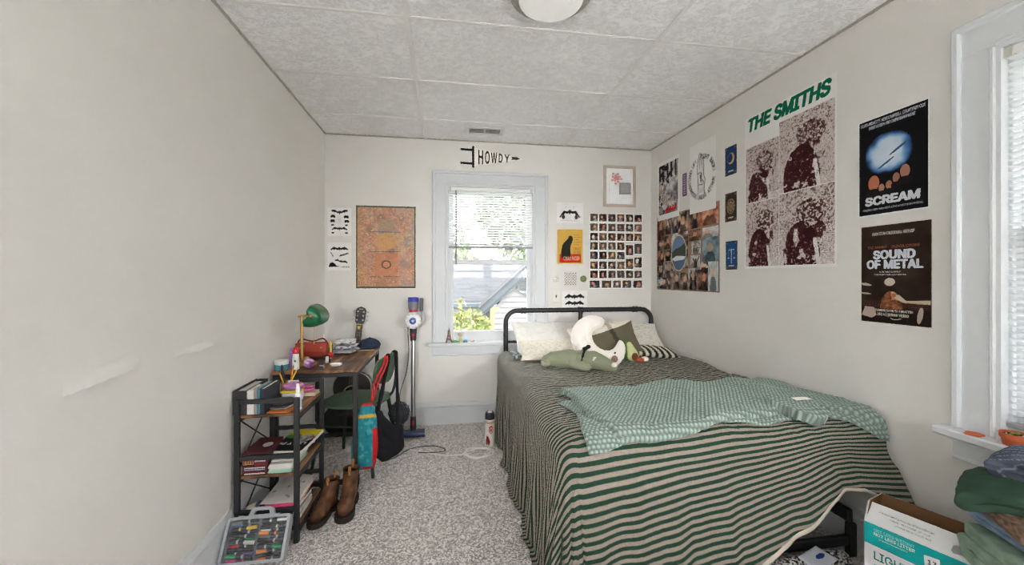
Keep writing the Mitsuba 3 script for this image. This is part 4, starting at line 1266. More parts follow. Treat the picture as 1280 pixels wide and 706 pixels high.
# --- back wall, right of the window
s = Sheet('bat_print', 'white sheet with one large spread black bat above the yellow poster', 'print', 'back', .972, 1.925, .246, .184)
s.poly('bat', bat(.122, .080, .200, 1.1), INK)
s.poly('moth', [el(.082, .040, .004, .004), el(.160, .040, .004, .004)], INK)
s.poly('mandala', [el(.062, .128, .016, .020), el(.182, .128, .016, .020)], (70, 70, 72))
s.poly('caption', [rect(.03 + q * .021, .160, .045 + q * .021, .1625) for q in range(9)] + [rect(.04, .012, .12, .0135)], (150, 150, 150), kind='stuff')

s = Sheet('yellow_poster', 'yellow poster with a dark shape and red foot band right of the window', 'poster', 'back', .964, 1.700, .264, .336, (222, 216, 204))
s.poly('yellow_field', rect(.014, .014, .250, .322), (208, 168, 82))
s.poly('red_band', rect(.034, .236, .234, .312), (188, 46, 44))
s.poly('dark_shape', Polygon(spl([(.060, .270), (.052, .200), (.075, .135), (.110, .100), (.130, .070), (.155, .085), (.150, .130), (.135, .170), (.136, .235), (.120, .275)], 50, True)).buffer(0), (46, 46, 40), label='dark rounded shape')
s.text('CHAT', .160, .205, .030, .072, (176, 112, 52)); s.text('NOIR', .160, .242 - .004, .026, .070, (176, 112, 52))
s.text('CHAT NOIR', .070, .292, .034, .150, (226, 178, 150))
s.poly('small_print', [rect(.165, .06 + q * .022, .165 + .05 + .015 * (q % 2), .064 + q * .022) for q in range(5)], (170, 120, 60), kind='stuff')

s = Sheet('check_print', 'small printed check of black squares between two round badges', 'print', 'back', 1.040, 1.306, .122, .130, (214, 210, 204), thick=.0003)
for i in range(9):
    for j in range(9):
        if (i + j) % 2:
            pass
s.poly('black_squares', [rect(.008 + i * .0122, .010 + j * .0125, .008 + i * .0122 + .0078, .010 + j * .0125 + .0075) for i in range(9) for j in range(9) if (i + j) % 2 == 0], (56, 56, 56), kind='stuff')
for lb_, x, c1_, c2_ in (('round pale badge with a grey sketch left of the check print', .966, (206, 202, 192), (140, 128, 116)), ('round olive green badge right of the check print', 1.220, (104, 112, 56), (150, 156, 84))):
    k = thing('badge', lb_, 'badge')
    part(k, 'disc', lathe([(0, 0), (.028, 0), (.030, .002), (.026, .0055), (0, .0075)], 32, (x, YB - .0008, 1.242), (0, -1, 0)), c1_, 'gloss')
    part(k, 'motif', cat(*[ell((x + .012 * math.cos(a), YB - .0078, 1.242 + .012 * math.sin(a)), (.006, .0012, .004), 1) for a in (0.3, 1.7, 3.4, 5.0)]), c2_, 'matte', kind='stuff')
k = thing('light_switch', 'white light switch plate on the wall beside the window casing', 'light switch')
part(k, 'plate', bx(.934, .998, YB - .006, YB - .0004, 1.032, 1.142, .003), (224, 222, 214), 'satin')
part(k, 'toggle', rot(bx(.960, .972, YB - .018, YB - .004, 1.076, 1.100, .003), 24, (1, 0, 0), (.966, YB - .006, 1.088)), (90, 84, 78), 'satin', label='dark toggle')
for z in (1.052, 1.122):
    part(k, 'screw', ell((.966, YB - .0062, z), (.003, .0012, .003), 1), (150, 148, 140), 'metal')
s = Sheet('bat_print', 'white sheet with two long-winged black bats just above the headboard', 'print', 'back', 1.022, 1.134, .236, .190)
s.poly('bat', bat(.116, .050, .190, .2), INK); s.poly('bat', bat(.116, .110, .180, .2), INK)
s.poly('caption', [rect(.04 + q * .08, .014, .08 + q * .08, .0155) for q in range(2)] + [rect(.03, .075, .06, .0765), rect(.17, .075, .20, .0765)], (120, 120, 120), kind='stuff')

# --- grid of small photographs
ORD = ('first', 'second', 'third', 'fourth', 'fifth', 'sixth', 'seventh')


def snapshot(a, z, w, h, seed, where):
    s = Sheet('photo_print', 'white-bordered snapshot, ' + where, 'photo', 'back', a, z, w, h, (246, 245, 242), 'snapshots in the photo grid on the back wall')
    r = np.random.default_rng(seed)
    hue = [(120, 78, 66), (96, 96, 104), (140, 112, 88), (86, 92, 84), (150, 104, 104)][r.integers(5)]
    warm = [(206, 160, 132), (214, 208, 200), (190, 120, 110), (214, 170, 120)][r.integers(4)]
    bgk = A(*[(30, 28, 30), (44, 38, 36), (70, 66, 64), (26, 26, 30)][r.integers(4)])
    cu, cv, ra = .35 + .3 * r.random(), .35 + .2 * r.random(), .13 + .08 * r.random()
    off = r.random() * 40

    def fn(U, V):
        n = nz(U + off, V + off, 4, 4, seed % 50, 3)
        C = bgk + (A(*hue) - bgk) * np.clip((n - .42) * 4, 0, 1)[..., None]
        bdy = ((U - cu) / (ra * 1.5)) ** 2 + ((V - cv - ra * 2.3) / (ra * 1.7)) ** 2 < 1
        C = np.where(bdy[..., None], lerp2(A(*hue) * .6, A(225, 220, 214), np.clip((n - .35) * 2.4, 0, 1)[..., None]), C)
        hd = ((U - cu) / ra) ** 2 + ((V - cv) / (ra * 1.2)) ** 2 < 1
        C = np.where(hd[..., None], A(*warm) * (.8 + .4 * n[..., None]), C)
        return np.clip(C, 0, 255)
    bw = .0055
    s.paint('picture', bw, bw, w - 2 * bw, h - 2 * bw - .004, 12, 12, fn)


gx0, gz0, kx, kz = 1.280, 1.838, .506 / 213, .684 / 310
cols6 = [230, 266, 302, 338, 374, 409]
rows_ = [263, 303, 342, 380, 419, 459, 497]
n_ = 0
for c, x in enumerate(cols6):
    for r_, y in enumerate(rows_):
        h_ = 38
        if c >= 4 and 3 <= r_ <= 5:
            if r_ == 5: continue
            y, h_ = (390, 50) if r_ == 3 else (447, 50)
            if c == 5: y -= 6
        n_ += 1
        snapshot(gx0 + (x - 230) * kx, gz0 - (y - 263) * kz, 34.5 * kx, h_ * kz - .001, 100 + n_, f'{ORD[r_]} row down in the {ORD[c]} column of the photo grid')
for q, x in enumerate((227, 275, 321, 359, 403)):
    n_ += 1
    snapshot(gx0 + (x - 229) * kx, gz0 - (538 - 263) * kz, (44, 43, 36, 41, 41)[q] * kx, 37 * kz, 100 + n_, f'{ORD[q]} in the bottom row of the photo grid')

k = thing('flower_sketch', 'taupe framed sketch with a pink flower sketch high above the photo grid', 'picture')
fx0, fx1, fz0, fz1 = 1.410, 1.718, 1.900, 2.275
g = rect(fx0, fz0, fx1, fz1).difference(rect(fx0 + .024, fz0 + .024, fx1 - .024, fz1 - .024))
part(k, 'frame', extr(g, .016, fr((0, YB - .0005, 0), (1, 0, 0), (0, 0, 1))), (190, 178, 166), 'satin')
F_ = fr((fx0 + .024, YB - .004, fz1 - .024), (1, 0, 0), (0, 0, 1))
mt_ = lambda m: (m.apply_transform(F_), m)[1]
W_, H_ = fx1 - fx0 - .048, fz1 - fz0 - .048
part(k, 'paper', mt_(bx(0, W_, -H_, 0, 0, .001)), (246, 247, 248), 'matte')
for q in range(16):
    a = q * 2.4; r_ = .008 + .0032 * q
    p_ = mt_(ell((.100 + r_ * math.cos(a), -.088 + r_ * .9 * math.sin(a), .0012), (.014, .010, .0006), 1))
    part(k, 'petal', p_, (214, 150 + 3 * (q % 5), 156), 'matte')
part(k, 'grey_box', mt_(bx(.128, .240, -.235, -.128, .001, .0016)), (146, 146, 148), 'matte')
part(k, 'box_window', mt_(bx(.140, .228, -.222, -.142, .0017, .0020)), (176, 176, 176), 'matte')
part(k, 'box_line', mt_(cat(*[bx(.140, .228, -.150 - q * .013, -.1485 - q * .013, .0021, .0023) for q in range(6)])), (120, 120, 122), 'matte', kind='stuff')
part(k, 'sketch_line', mt_(cat(bx(.05, .20, -.285, -.2842, .001, .0013), bx(.03, .032, -.30, -.05, .001, .0013), bx(.03, .12, -.20, -.1992, .001, .0013))), (186, 188, 190), 'matte', kind='stuff')

# --- pennant above the window
k = thing('pennant', 'white felt pennant reading HOWDY with black ties above the window', 'pennant')
pz = 2.298
pen = [(.233, pz + .082), (.66, pz + .002), (.66, pz - .004), (.233, pz - .082)]
fl = extr(Polygon(pen), .0015, fr((0, YB - .0008, 0), (1, 0, 0), (0, 0, 1)))
part(k, 'felt', fl, (240, 237, 230), 'cloth')
part(k, 'edge_band', bx(.218, .236, YB - .0052, YB - .0008, pz - .094, pz + .094, .001), INK, 'cloth')
for z in (pz + .060, pz - .058):
    part(k, 'tie', rot(bx(.118, .219, YB - .0045, YB - .0012, z - .009, z + .009, .001), 2, (0, 1, 0), (.2, 0, z)), INK, 'cloth')
for ch, u, h_, w_ in (('H', .272, .118, .042), ('O', .330, .104, .040), ('W', .382, .088, .054), ('D', .450, .074, .034), ('Y', .500, .064, .046)):
    m = meshkit.text_mesh(ch, h_, .0012, True); m.apply_translation((-m.bounds[0][0], 0, 0)); m.apply_scale((w_ / m.bounds[1][0], 1, 1))
    m.apply_transform(fr((u, YB - .0026, pz - h_ / 2), (1, 0, 0), (0, 0, 1)))
    part(k, 'letter', m, INK, 'cloth', False)
arrow = [(.560, pz + .016), (.600, pz + .014), (.600, pz + .020), (.640, pz), (.600, pz - .014), (.600, pz - .008), (.560, pz - .012), (.570, pz)]
part(k, 'arrow', extr(Polygon(arrow), .001, fr((0, YB - .0024, 0), (1, 0, 0), (0, 0, 1))), (60, 60, 62), 'cloth')

# --- right wall, from the corner towards the window
s = Sheet('drawn_poster', 'tall grey drawn poster with red lettering nearest the corner on the right wall', 'poster', 'right', 3.452, 2.262, .345, .506, proud=.0024)
def drawn(U, V):
    n = nz(U, V, 6, 8, 5, 4); m_ = nz(U, V, 16, 18, 9, 2)
    C = ramp(n, [(.3, (96, 92, 94)), (.45, (150, 144, 144)), (.6, (206, 204, 204)), (.75, (226, 226, 226))])
    C = np.where(((V < .42) & (n < .49) & (U < .75))[..., None], A(40, 38, 40), C)
    C = np.where(((V < .30) & (np.sin(U * 30) > .2))[..., None], A(52, 50, 52), C)
    C = np.where(((V > .55) & (m_ < .38))[..., None], A(70, 64, 64), C)
    return np.where(((V > .3) & (V < .8) & (U < .45) & (m_ > .58))[..., None], A(176, 150, 130), C)
s.paint('print', .020, .028, .305, .430, 40, 52, drawn)
s.poly('red_script', [Polygon([(.13 + q * .034, .455 - .004 * q), (.14 + q * .034, .405 - .004 * q), (.160 + q * .034, .415 - .004 * q), (.154 + q * .034, .456 - .004 * q)]) for q in range(5)] + [rect(.13, .425, .30, .440)], (190, 40, 42), label='red lettering')

s = Sheet('vertical_sticker', 'narrow purple strip with pale lettering between the drawn and the fist posters', 'sticker', 'right', 3.062, 2.082, .058, .180, (98, 68, 98))
s.poly('pale_marks', [rect(.014, .012 + q * .018, .044, .022 + q * .018) for q in range(9)], (188, 168, 186), kind='stuff')

s = Sheet('fist_poster', 'white poster with a raised drawn arm inside a circle of black lettering', 'poster', 'right', 2.962, 2.262, .318, .520, (234, 233, 230), proud=.0024)
s.arc_text('STAND UP!  FIGHT BACK!', .150, .262, .150, 190, -8 + 10, .032)
s.arc_text('WORKERS UNDER ATTACK', .150, .262, .150, 192, 348, .030, flip=True)
def stroke(pts, wd): return LineString(spl(pts, 24)).buffer(wd)
arm = [stroke([(.112, .385), (.108, .300), (.104, .230), (.100, .180), (.112, .120), (.118, .100)], .0030), stroke([(.188, .385), (.186, .320), (.196, .290), (.178, .255), (.180, .200), (.176, .140)], .0030),
       stroke([(.118, .100), (.130, .085), (.146, .090), (.148, .170)], .0026), stroke([(.148, .105), (.160, .098), (.172, .110), (.176, .150)], .0026), stroke([(.130, .110), (.132, .200)], .0022),
       stroke([(.104, .235), (.130, .225), (.155, .240), (.150, .270), (.178, .300)], .0034), stroke([(.112, .310), (.150, .318), (.188, .312)], .0030), stroke([(.150, .240), (.140, .275), (.150, .300)], .0045), stroke([(.162, .130), (.163, .210)], .0022)]
s.poly('arm_drawing', [g_ for g_ in [shapely.union_all(arm)]], (66, 66, 68), label='drawn raised arm')
s.poly('shading', [rect(.118 + q * .009, .335 + .004 * (q % 3), .120 + q * .009, .376) for q in range(7)] + [el(.140, .255, .010, .016)], (92, 92, 94), kind='stuff')

s = Sheet('collage_poster', 'wide collage poster of many photographs around a round lake picture', 'poster', 'right', 3.468, 1.788, .862, .640, (150, 126, 110))
cells = [(0, 0, .15, .33), (.15, 0, .27, .26), (.28, 0, .40, .26), (.40, 0, .57, .27), (.57, 0, .72, .25), (.72, 0, 1, .24), (0, .33, .13, .47), (.13, .27, .27, .46), (.57, .26, .76, .40), (.78, .26, 1, .38),
         (0, .47, .14, .68), (.14, .46, .28, .62), (.62, .40, .76, .56), (.78, .38, 1, .66), (0, .68, .13, .84), (.13, .63, .27, .86), (.60, .57, .75, .72), (.75, .66, .88, .76), (.27, .73, .44, 1), (.44, .78, .57, 1), (.57, .73, .70, 1), (.70, .75, .86, 1), (.86, .66, 1, 1), (0, .84, .20, 1), (.20, .86, .27, 1), (.27, .26, .57, .73)]
for q, (a, b, c, d) in enumerate(cells):
    r_ = np.random.default_rng(300 + q)
    dk_ = A(*[(74, 52, 46), (44, 40, 42), (92, 74, 62), (60, 60, 66)][r_.integers(4)]); lt = A(*[(206, 176, 150), (222, 218, 212), (176, 126, 100), (196, 190, 184)][r_.integers(4)])
    if q in (5,): dk_, lt = A(150, 84, 66), A(222, 176, 150)
    if q == 13: dk_, lt = A(82, 104, 116), A(150, 170, 176)
    if q in (9, 12, 16): dk_, lt = A(170, 168, 166), A(226, 224, 222)
    if q in (22,): dk_, lt = A(140, 156, 160), A(206, 214, 214)
    cu, cv = .3 + .4 * r_.random(), .30 + .15 * r_.random()
    def fn(U, V, q=q, dk_=dk_, lt=lt, cu=cu, cv=cv):
        n = nz(U + q, V, 3.2, 3.4, 60 + q, 4)
        C = lerp2(dk_, lt, np.clip((n - .36) * 3.2, 0, 1)[..., None])
        f = ((U - cu) / .17) ** 2 + ((V - cv) / .20) ** 2 < 1
        b_ = ((U - cu) / .32) ** 2 + ((V - cv - .55) / .40) ** 2 < 1
        C = np.where(b_[..., None], C * .45 + dk_ * .25, C)
        return np.where(f[..., None], lerp2(A(196, 150, 122), lt, .3) * (.75 + .5 * n[..., None]), C)
    W_, H_ = s.w - .012, s.h - .012
    s.paint('picture', .006 + a * W_, .006 + b * H_, (c - a) * W_ - .003, (d - b) * H_ - .003, max(8, int((c - a) * 100)), max(8, int((d - b) * 74)), fn)
cx_, cy_ = .355, .335
s.poly('ring', cut(el(cx_, cy_, .112, .150), el(cx_, cy_, .102, .140)), (206, 186, 150), label='cream ring')
s.poly('lake_sky', el(cx_, cy_, .102, .140), (112, 136, 170), label='blue sky')
C_ = el(cx_, cy_, .102, .140)
s.poly('lake_hill', Polygon([(cx_ - .11, cy_ + .0), (cx_ - .05, cy_ - .035), (cx_ + .03, cy_ - .050), (cx_ + .11, cy_ - .09), (cx_ + .11, cy_ + .04), (cx_ - .11, cy_ + .04)]).intersection(C_), (74, 82, 78), label='dark hills')
s.poly('lake_water', rect(cx_ - .12, cy_ + .035, cx_ + .12, cy_ + .15).intersection(C_), (92, 112, 150), label='blue water')
s.poly('lake_foam', Polygon([(cx_ - .10, cy_ + .045), (cx_ - .03, cy_ + .02), (cx_ + .10, cy_ + .03), (cx_ + .08, cy_ + .055), (cx_ - .06, cy_ + .065)]).intersection(C_), (214, 220, 226), label='white shore')
s.text("LET'S", .555, .296, .034, .085, (50, 48, 50)); s.text('PLAY', .555, .336, .034, .085, (50, 48, 50))
s.poly('reaching_figure', [el(.588, .402, .010, .013), Polygon([(.565, .46), (.572, .420), (.545, .385), (.552, .380), (.580, .412), (.598, .412), (.628, .372), (.634, .378), (.606, .420), (.612, .46)])], (66, 56, 54), label='dark figure with raised arms')

for lb_, ya, zt_, base, kind_ in (('dark blue card with a gold moon, top of three cards in a column', 2.548, 2.128, (42, 66, 104), 0), ('black card with a gold wheel, middle of three cards in a column', 2.548, 1.818, (58, 52, 46), 1), ('blue card with pale scales, lowest of three cards in a column', 2.542, 1.496, (44, 76, 122), 2)):
    s = Sheet('art_card', lb_, 'card', 'right', ya, zt_, .112, .190, (60, 62, 60))
    s.poly('field', rect(.006, .006, .106, .184), base)
    if kind_ == 0:
        s.poly('moon', cut(el(.058, .082, .032, .036), el(.048, .076, .026, .030)), (206, 160, 118)); s.poly('halo', cut(el(.058, .082, .036, .040), el(.058, .082, .0335, .0375)), (140, 120, 110))
    elif kind_ == 1:
        s.poly('wheel', [cut(el(.056, .090, .038, .050), el(.056, .090, .033, .045)), cut(el(.056, .090, .024, .032), el(.056, .090, .018, .025))], (176, 146, 112))
        s.poly('spoke', [affinity.rotate(rect(.0545, .045, .0575, .135), a, origin=(.056, .090)) for a in (0, 45, 90, 135)], (176, 146, 112), kind='stuff')
    else:
        s.poly('scales', [rect(.053, .050, .059, .150), rect(.026, .056, .086, .060), Polygon([(.018, .110), (.040, .110), (.034, .118), (.024, .118)]), Polygon([(.072, .110), (.094, .110), (.088, .118), (.078, .118)]), rect(.028, .058, .0295, .110), rect(.0825, .058, .084, .110)], (190, 206, 222))
    s.poly('title_bar', rect(.030, .160, .082, .170), (196, 180, 150))
    s.poly('corner', [el(.014, .014, .006, .006), el(.098, .014, .006, .006), el(.014, .176, .006, .006), el(.098, .176, .006, .006)], (150, 104, 84), kind='stuff')

s = Sheet('band_poster', 'large maroon and white four-panel poster under green lettering on the right wall', 'poster', 'right', 2.362, 2.252, .628, .945, (232, 231, 229))
s.text('THE', .024, .088, .074, .180, (16, 104, 76), True, .18, heavy=.0045); s.text('SMITHS', .236, .088, .074, .352, (16, 104, 76), True, .18, heavy=.0045)


def panel(seed):
    def fn(U, V):
        n = nz(U + seed, V, 9, 11, 40 + seed, 4); f = nz(U + seed, V, 40, 52, 44 + seed, 2)
        g = np.full(U.shape, .29) + (f > .58) * .25 * (V < .9)
        g = g + .62 * ((((U - .42) / .34) ** 2 + ((V - .86) / .44) ** 2) < 1) * (n > .36)
        g = g + .34 * ((((U - .60) / .26) ** 2 + ((V - .30) / .16) ** 2) < 1) * (f > .44)
        g = g + .50 * ((((U - .66) / .20) ** 2 + ((V - .56) / .13) ** 2) < 1) * (n > .47)
        g = g - .75 * ((np.abs(U - .70 - .20 * (V - .8)) < .035) & (V > .66))
        g = g - .60 * (f > .66) * (V > .5) + (nz(U, V, 70, 90, 50 + seed, 1) - .5) * .3
        return ramp(g, [(.1, (226, 222, 220)), (.32, (196, 184, 180)), (.52, (132, 102, 98)), (.8, (74, 40, 42)), (1, (58, 30, 34))])
    return fn


for q, (u, v, w, h) in enumerate(((.012, .190, .262, .345), (.278, .118, .340, .407), (.012, .540, .262, .390), (.278, .530, .340, .400))):
    s.paint('panel', u, v, w, h, 84 if w > .3 else 66, 96, panel(q))

s = Sheet('movie_poster', 'black film poster with a pale blue glow and the title SCREAM, upper of two', 'poster', 'right', 1.628, 1.962, .284, .436, (226, 226, 226))
s.poly('black_field', rect(.005, .006, .279, .430), (26, 26, 28))


def glow(U, V):
    r_ = ((U - .46) / .50) ** 2 + ((V - .48) / .50) ** 2
    n = nz(U, V, 5, 5, 77, 3)
    return ramp(1 - r_ + (n - .5) * .55, [(0, (26, 28, 34)), (.18, (42, 78, 126)), (.4, (112, 154, 196)), (.62, (186, 204, 222)), (1, (206, 216, 228))])


s.paint('blue_glow', .035, .085, .200, .180, 60, 54, glow, clip=lambda U, V: ((U - .46) / .5) ** 2 + ((V - .48) / .5) ** 2 < 1, label='pale blue glow')
for g_ in (el(.120, .215, .040, .004, -30), el(.170, .165, .040, .005, -30)):
    s.poly('dark_streak', g_, (60, 84, 124))
for q, (u, v, a, b, c) in enumerate(((.070, .292, .024, .034, (176, 112, 84)), (.103, .318, .012, .017, (170, 128, 110)), (.134, .312, .013, .019, (166, 116, 96)), (.163, .288, .014, .022, (150, 108, 92)), (.197, .268, .019, .028, (160, 116, 98)))):
    s.poly('warm_oval', el(u, v, a, b), c)
    s.poly('dark_lap', el(u, v + b * 1.35, a * 1.5, b * .62), (34, 30, 32))
s.text('SCREAM', .142, .388, .034, .216, (206, 208, 214), True, .05, 'c', heavy=.0025)
s.text('DAVID ARQUETTE  NEVE CAMPBELL  COURTENEY COX', .142, .030, .0135, .258, (196, 200, 208), True, .1, 'c')
s.text('SKEET ULRICH AND DREW BARRYMORE', .142, .050, .0125, .186, (196, 200, 208), True, .1, 'c')
s.text("SOMEONE'S TAKEN THEIR LOVE OF SCARY MOVIES ONE STEP TOO FAR", .142, .412, .0085, .240, (186, 188, 194), False, .1, 'c')

s = Sheet('movie_poster', 'dark brown film poster titled SOUND OF METAL, lower of two', 'poster', 'right', 1.616, 1.484, .282, .432, (214, 210, 204))
def dusk(U, V):
    n = nz(U, V, 4, 6, 91, 3)
    return ramp(.35 + (n - .5) * .8 - .25 * (V > .85), [(0, (34, 26, 24)), (.5, (58, 46, 40)), (1, (74, 58, 50))])
s.paint('dark_field', .003, .004, .276, .424, 40, 60, dusk)
def warm(U, V):
    n = nz(U, V, 6, 6, 95, 3)
    return ramp(n * 1.3 - .2 + .35 * (U > .5) * (V < .5), [(0, (56, 36, 30)), (.4, (120, 72, 50)), (.7, (176, 120, 86)), (1, (206, 170, 140))])
s.paint('lit_form', .085, .290, .090, .075, 34, 28, warm, clip=lambda U, V: ((U - .5) / .5) ** 2 + ((V - 1.0) / 1.0) ** 2 < 1, label='warm lit rounded form')
s.poly('pale_disc', [el(.124, .250, .022, .017, -8)], (196, 184, 170), label='pale disc')
for g_ in (Polygon([(.140, .318), (.160, .303), (.190, .328), (.276, .322), (.276, .340), (.18, .338)]), el(.024, .262, .024, .006, 8).intersection(rect(.003, 0, 1, 1)), el(.022, .302, .024, .004, 4).intersection(rect(.003, 0, 1, 1))):
    s.poly('light_bar', g_, (186, 170, 152), label='pale slanting bar')
for g_ in (Polygon([(.004, .400), (.020, .360), (.060, .362), (.070, .395), (.050, .410)]), el(.240, .385, .010, .034, 10)):
    s.poly('pale_block', g_, (176, 160, 150), label='pale block')
s.text('AMAZON ORIGINAL MOVIE', .136, .046, .0125, .170, (206, 200, 192), True, 0, 'c')
s.text('RIZ AHMED    OLIVIA COOKE', .136, .104, .0105, .205, (150, 84, 70), True, 0, 'c')
s.text('SOUND', .140, .149, .034, .164, (206, 210, 220), True, 0, 'c', heavy=.0025); s.text('OF METAL', .140, .191, .034, .220, (206, 210, 220), True, 0, 'c', heavy=.0022)
s.text('MUSIC WAS HIS WORLD', .125, .210, .0062, .085, (186, 180, 172), True, 0, 'c'); s.text('THEN SILENCE REVEALED A NEW ONE', .125, .222, .0062, .130, (186, 180, 172), True, 0, 'c')
s.text('COMING SOON TO THEATERS', .140, .378, .0095, .150, (206, 198, 188), True, 0, 'c')
s.text('DEC 4', .075, .396, .011, .030, (206, 198, 188), True); s.text('|', .110, .396, .012, None, (206, 198, 188)); s.text('prime video', .118, .396, .014, .082, (206, 198, 188), True)
s.poly('smile_arrow', LineString(spl([(.128, .404), (.145, .409), (.170, .404)], 12)).buffer(.0012), (206, 198, 188))
s.poly('credit_line', [rect(.012 + q * .013, .336 + r_ * .008, .021 + q * .013, .3375 + r_ * .008) for q in range(20) for r_ in range(3)], (120, 66, 56), kind='stuff')
# ------------------------------------------------------------------ chair
GREEN = (76, 98, 76)
c0 = A(-.600, 2.930, 0); e1, e2, ez = A(.967, -.254, 0), A(.254, .967, 0), A(0, 0, 1)
ch = thing('desk_chair', 'dark green chair with rounded seat and low back at the desk', 'chair')
at3 = lambda a, b, z: c0 + e1 * a + e2 * b + ez * z
th = np.linspace(0, 2 * np.pi, 48, endpoint=False)
sup = np.stack([np.sign(np.cos(th)) * np.abs(np.cos(th)) ** .7 * .205, np.sign(np.sin(th)) * np.abs(np.sin(th)) ** .7 * .205], 1)
def dish(r): return .010 * r ** 2
rings = np.linspace(0.02, 1, 9)
Pt = np.array([[at3(*(sup[i] * r), .438 + dish(r) - (.012 if r > .99 else 0)) for i in list(range(48)) + [0]] for r in rings])
Pb = Pt - A(0, 0, .012)
part(ch, 'seat', cat(grid(Pt), grid(Pb, True), grid(np.stack([Pt[-1], Pb[-1]]))), GREEN, 'satin', 50)
bk = np.zeros((22, 12, 3)); bk2 = bk.copy()
for i, b in enumerate(np.linspace(-1, 1, 22)):
    for j, v in enumerate(np.linspace(-1, 1, 12)):
        hh = .098 * (1 - .28 * b * b) * (1 - .0 * v)
        ww = .178 * (1 - .14 * v * v)
        z = .650 + v * hh
        q = at3(.205 + .030 * b * b * -1 + (z - .55) * .18, b * ww, z)
        bk[i, j] = q; bk2[i, j] = q + e1 * .011
rim = np.concatenate([bk[:, 0], bk[-1, 1:], bk[::-1, -1][1:], bk[0, ::-1][1:]]); rim2 = np.concatenate([bk2[:, 0], bk2[-1, 1:], bk2[::-1, -1][1:], bk2[0, ::-1][1:]])
part(ch, 'backrest', cat(grid(bk), grid(bk2, True), grid(np.stack([rim, rim2]))), GREEN, 'satin', 50)
for sa in (-1, 1):
    for sb_ in (-1, 1):
        part(ch, 'leg', tube([at3(sa * .15, sb_ * .15, .436), at3(sa * .205, sb_ * .205, .002)], [.014, .010], 12), (40, 54, 44), 'satin')
for sb_ in (-1, 1):
    part(ch, 'back_support', tube(spl([at3(.10, sb_ * .10, .430), at3(.19, sb_ * .10, .436), at3(.222, sb_ * .10, .50), at3(.236, sb_ * .10, .66)], 18), .009, 10), (40, 54, 44), 'satin')
part(ch, 'stretcher', tube([at3(-.17, -.17, .30), at3(.17, -.17, .30)], .007, 8), (40, 54, 44), 'satin')

# ------------------------------------------------------------------ bags hanging on the chair
b = thing('teal_bag', 'teal cloth drawstring bag with red trim hanging from the chair back', 'bag')
tb = A(-.484, 2.620, 0)
wd = A(.98, .10, 0)
def row(dz, w0, w1, r, sh=0.0): return [((tb + wd * (w0 + sh) + A(0, 0, dz), r), (tb + wd * (w1 + sh) + A(0, 0, dz), r))]
rows = [(.475, -.012, .030, .014), (.40, -.035, .040, .022), (.28, -.052, .042, .028), (.17, -.058, .036, .030), (.115, -.034, .030, .026)]
bones = []
for (za, a0_, a1_, ra_), (zb_, b0_, b1_, rb_) in zip(rows[:-1], rows[1:]):
    for qa, qb in ((a0_, b0_), (a1_, b1_), (a0_, b1_), (a1_, b0_)):
        bones.append(((tb + wd * qa + A(0, 0, za), ra_), (tb + wd * qb + A(0, 0, zb_), rb_)))
    bones += row(za, a0_, a1_, ra_) + row(zb_, b0_, b1_, rb_)
body = blob(bones, .012, 6)
def teal(v, m):
    f = meshkit.noise(v * A(70, 70, 40), 5)
    c = np.where((f > .66)[:, None], A(72, 160, 164), A(44, 128, 140))
    c = np.where(((v[:, 2] > .405) & (v[:, 2] < .425))[:, None], A(206, 168, 70), c)
    red = ((v[:, 0] - tb[0]) > .040) & (v[:, 2] < .34) | ((v[:, 2] < .112) & ((v[:, 0] - tb[0]) > -.02)) | (v[:, 2] > .475)
    return np.where(red[:, None], A(186, 44, 50), c)
part(b, 'pouch', lump(body, .006, 18, 4), teal, 'cloth', True)
top = at3(.250, -.125, .745)
part(b, 'strap', tube(spl([tb + A(.028, .02, .50), tb + A(.050, .05, .62), top + A(-.004, -.01, -.03), top + A(0, 0, .006), top + A(.016, .006, -.03)], 24), .0055, 8), (190, 44, 52), 'cloth', label='red strap')
part(b, 'strap', tube(spl([tb + A(.034, .022, .49), tb + A(.065, .06, .60), top + A(.012, -.016, -.04), top + A(.012, .004, .004)], 24), .0055, 8), (196, 50, 56), 'cloth', label='red strap')
k = thing('black_tote', 'large black cloth tote bag hanging from the green chair back', 'bag')
t0 = A(-.364, 2.690, 0)
body = blob([((t0 + A(-.055, -.005, .40), .028), (t0 + A(-.060, -.01, .20), .040)), ((t0 + A(-.060, -.01, .20), .040), (t0 + A(-.020, -.01, .155), .050)), ((t0 + A(-.020, -.01, .155), .050), (t0 + A(.050, -.004, .20), .052)),
             ((t0 + A(.050, -.004, .20), .052), (t0 + A(.062, 0, .30), .036)), ((t0 + A(-.055, -.005, .38), .028), (t0 + A(.040, -.004, .24), .050)), ((t0 + A(-.060, -.01, .22), .040), (t0 + A(.050, -.004, .22), .050))], .013, 5)
part(k, 'body', lump(body, .009, 12, 7), (33, 33, 36), 'cloth', True)
top2 = at3(.250, .030, .748)
part(k, 'strap', tube(spl([t0 + A(-.058, -.005, .40), t0 + A(-.045, .01, .52), at3(.252, -.085, .70), at3(.252, -.080, .750), at3(.235, -.075, .735)], 26), .010, 8), (30, 30, 33), 'cloth')
part(k, 'strap', tube(spl([t0 + A(.055, 0, .32), t0 + A(.050, .06, .45), top2 + A(.012, -.01, -.06), top2 + A(0, 0, .006), top2 + A(-.018, 0, -.02)], 26), .010, 8), (30, 30, 33), 'cloth')
k = thing('mesh_pouch', 'dark see-through mesh pouch hanging behind the black tote', 'pouch')
mc_ = A(-.318, 2.885, .335)
part(k, 'filling', lump(ell(mc_, (.060, .060, .066), 3), .006, 20, 5), (58, 60, 68), 'cloth', True)
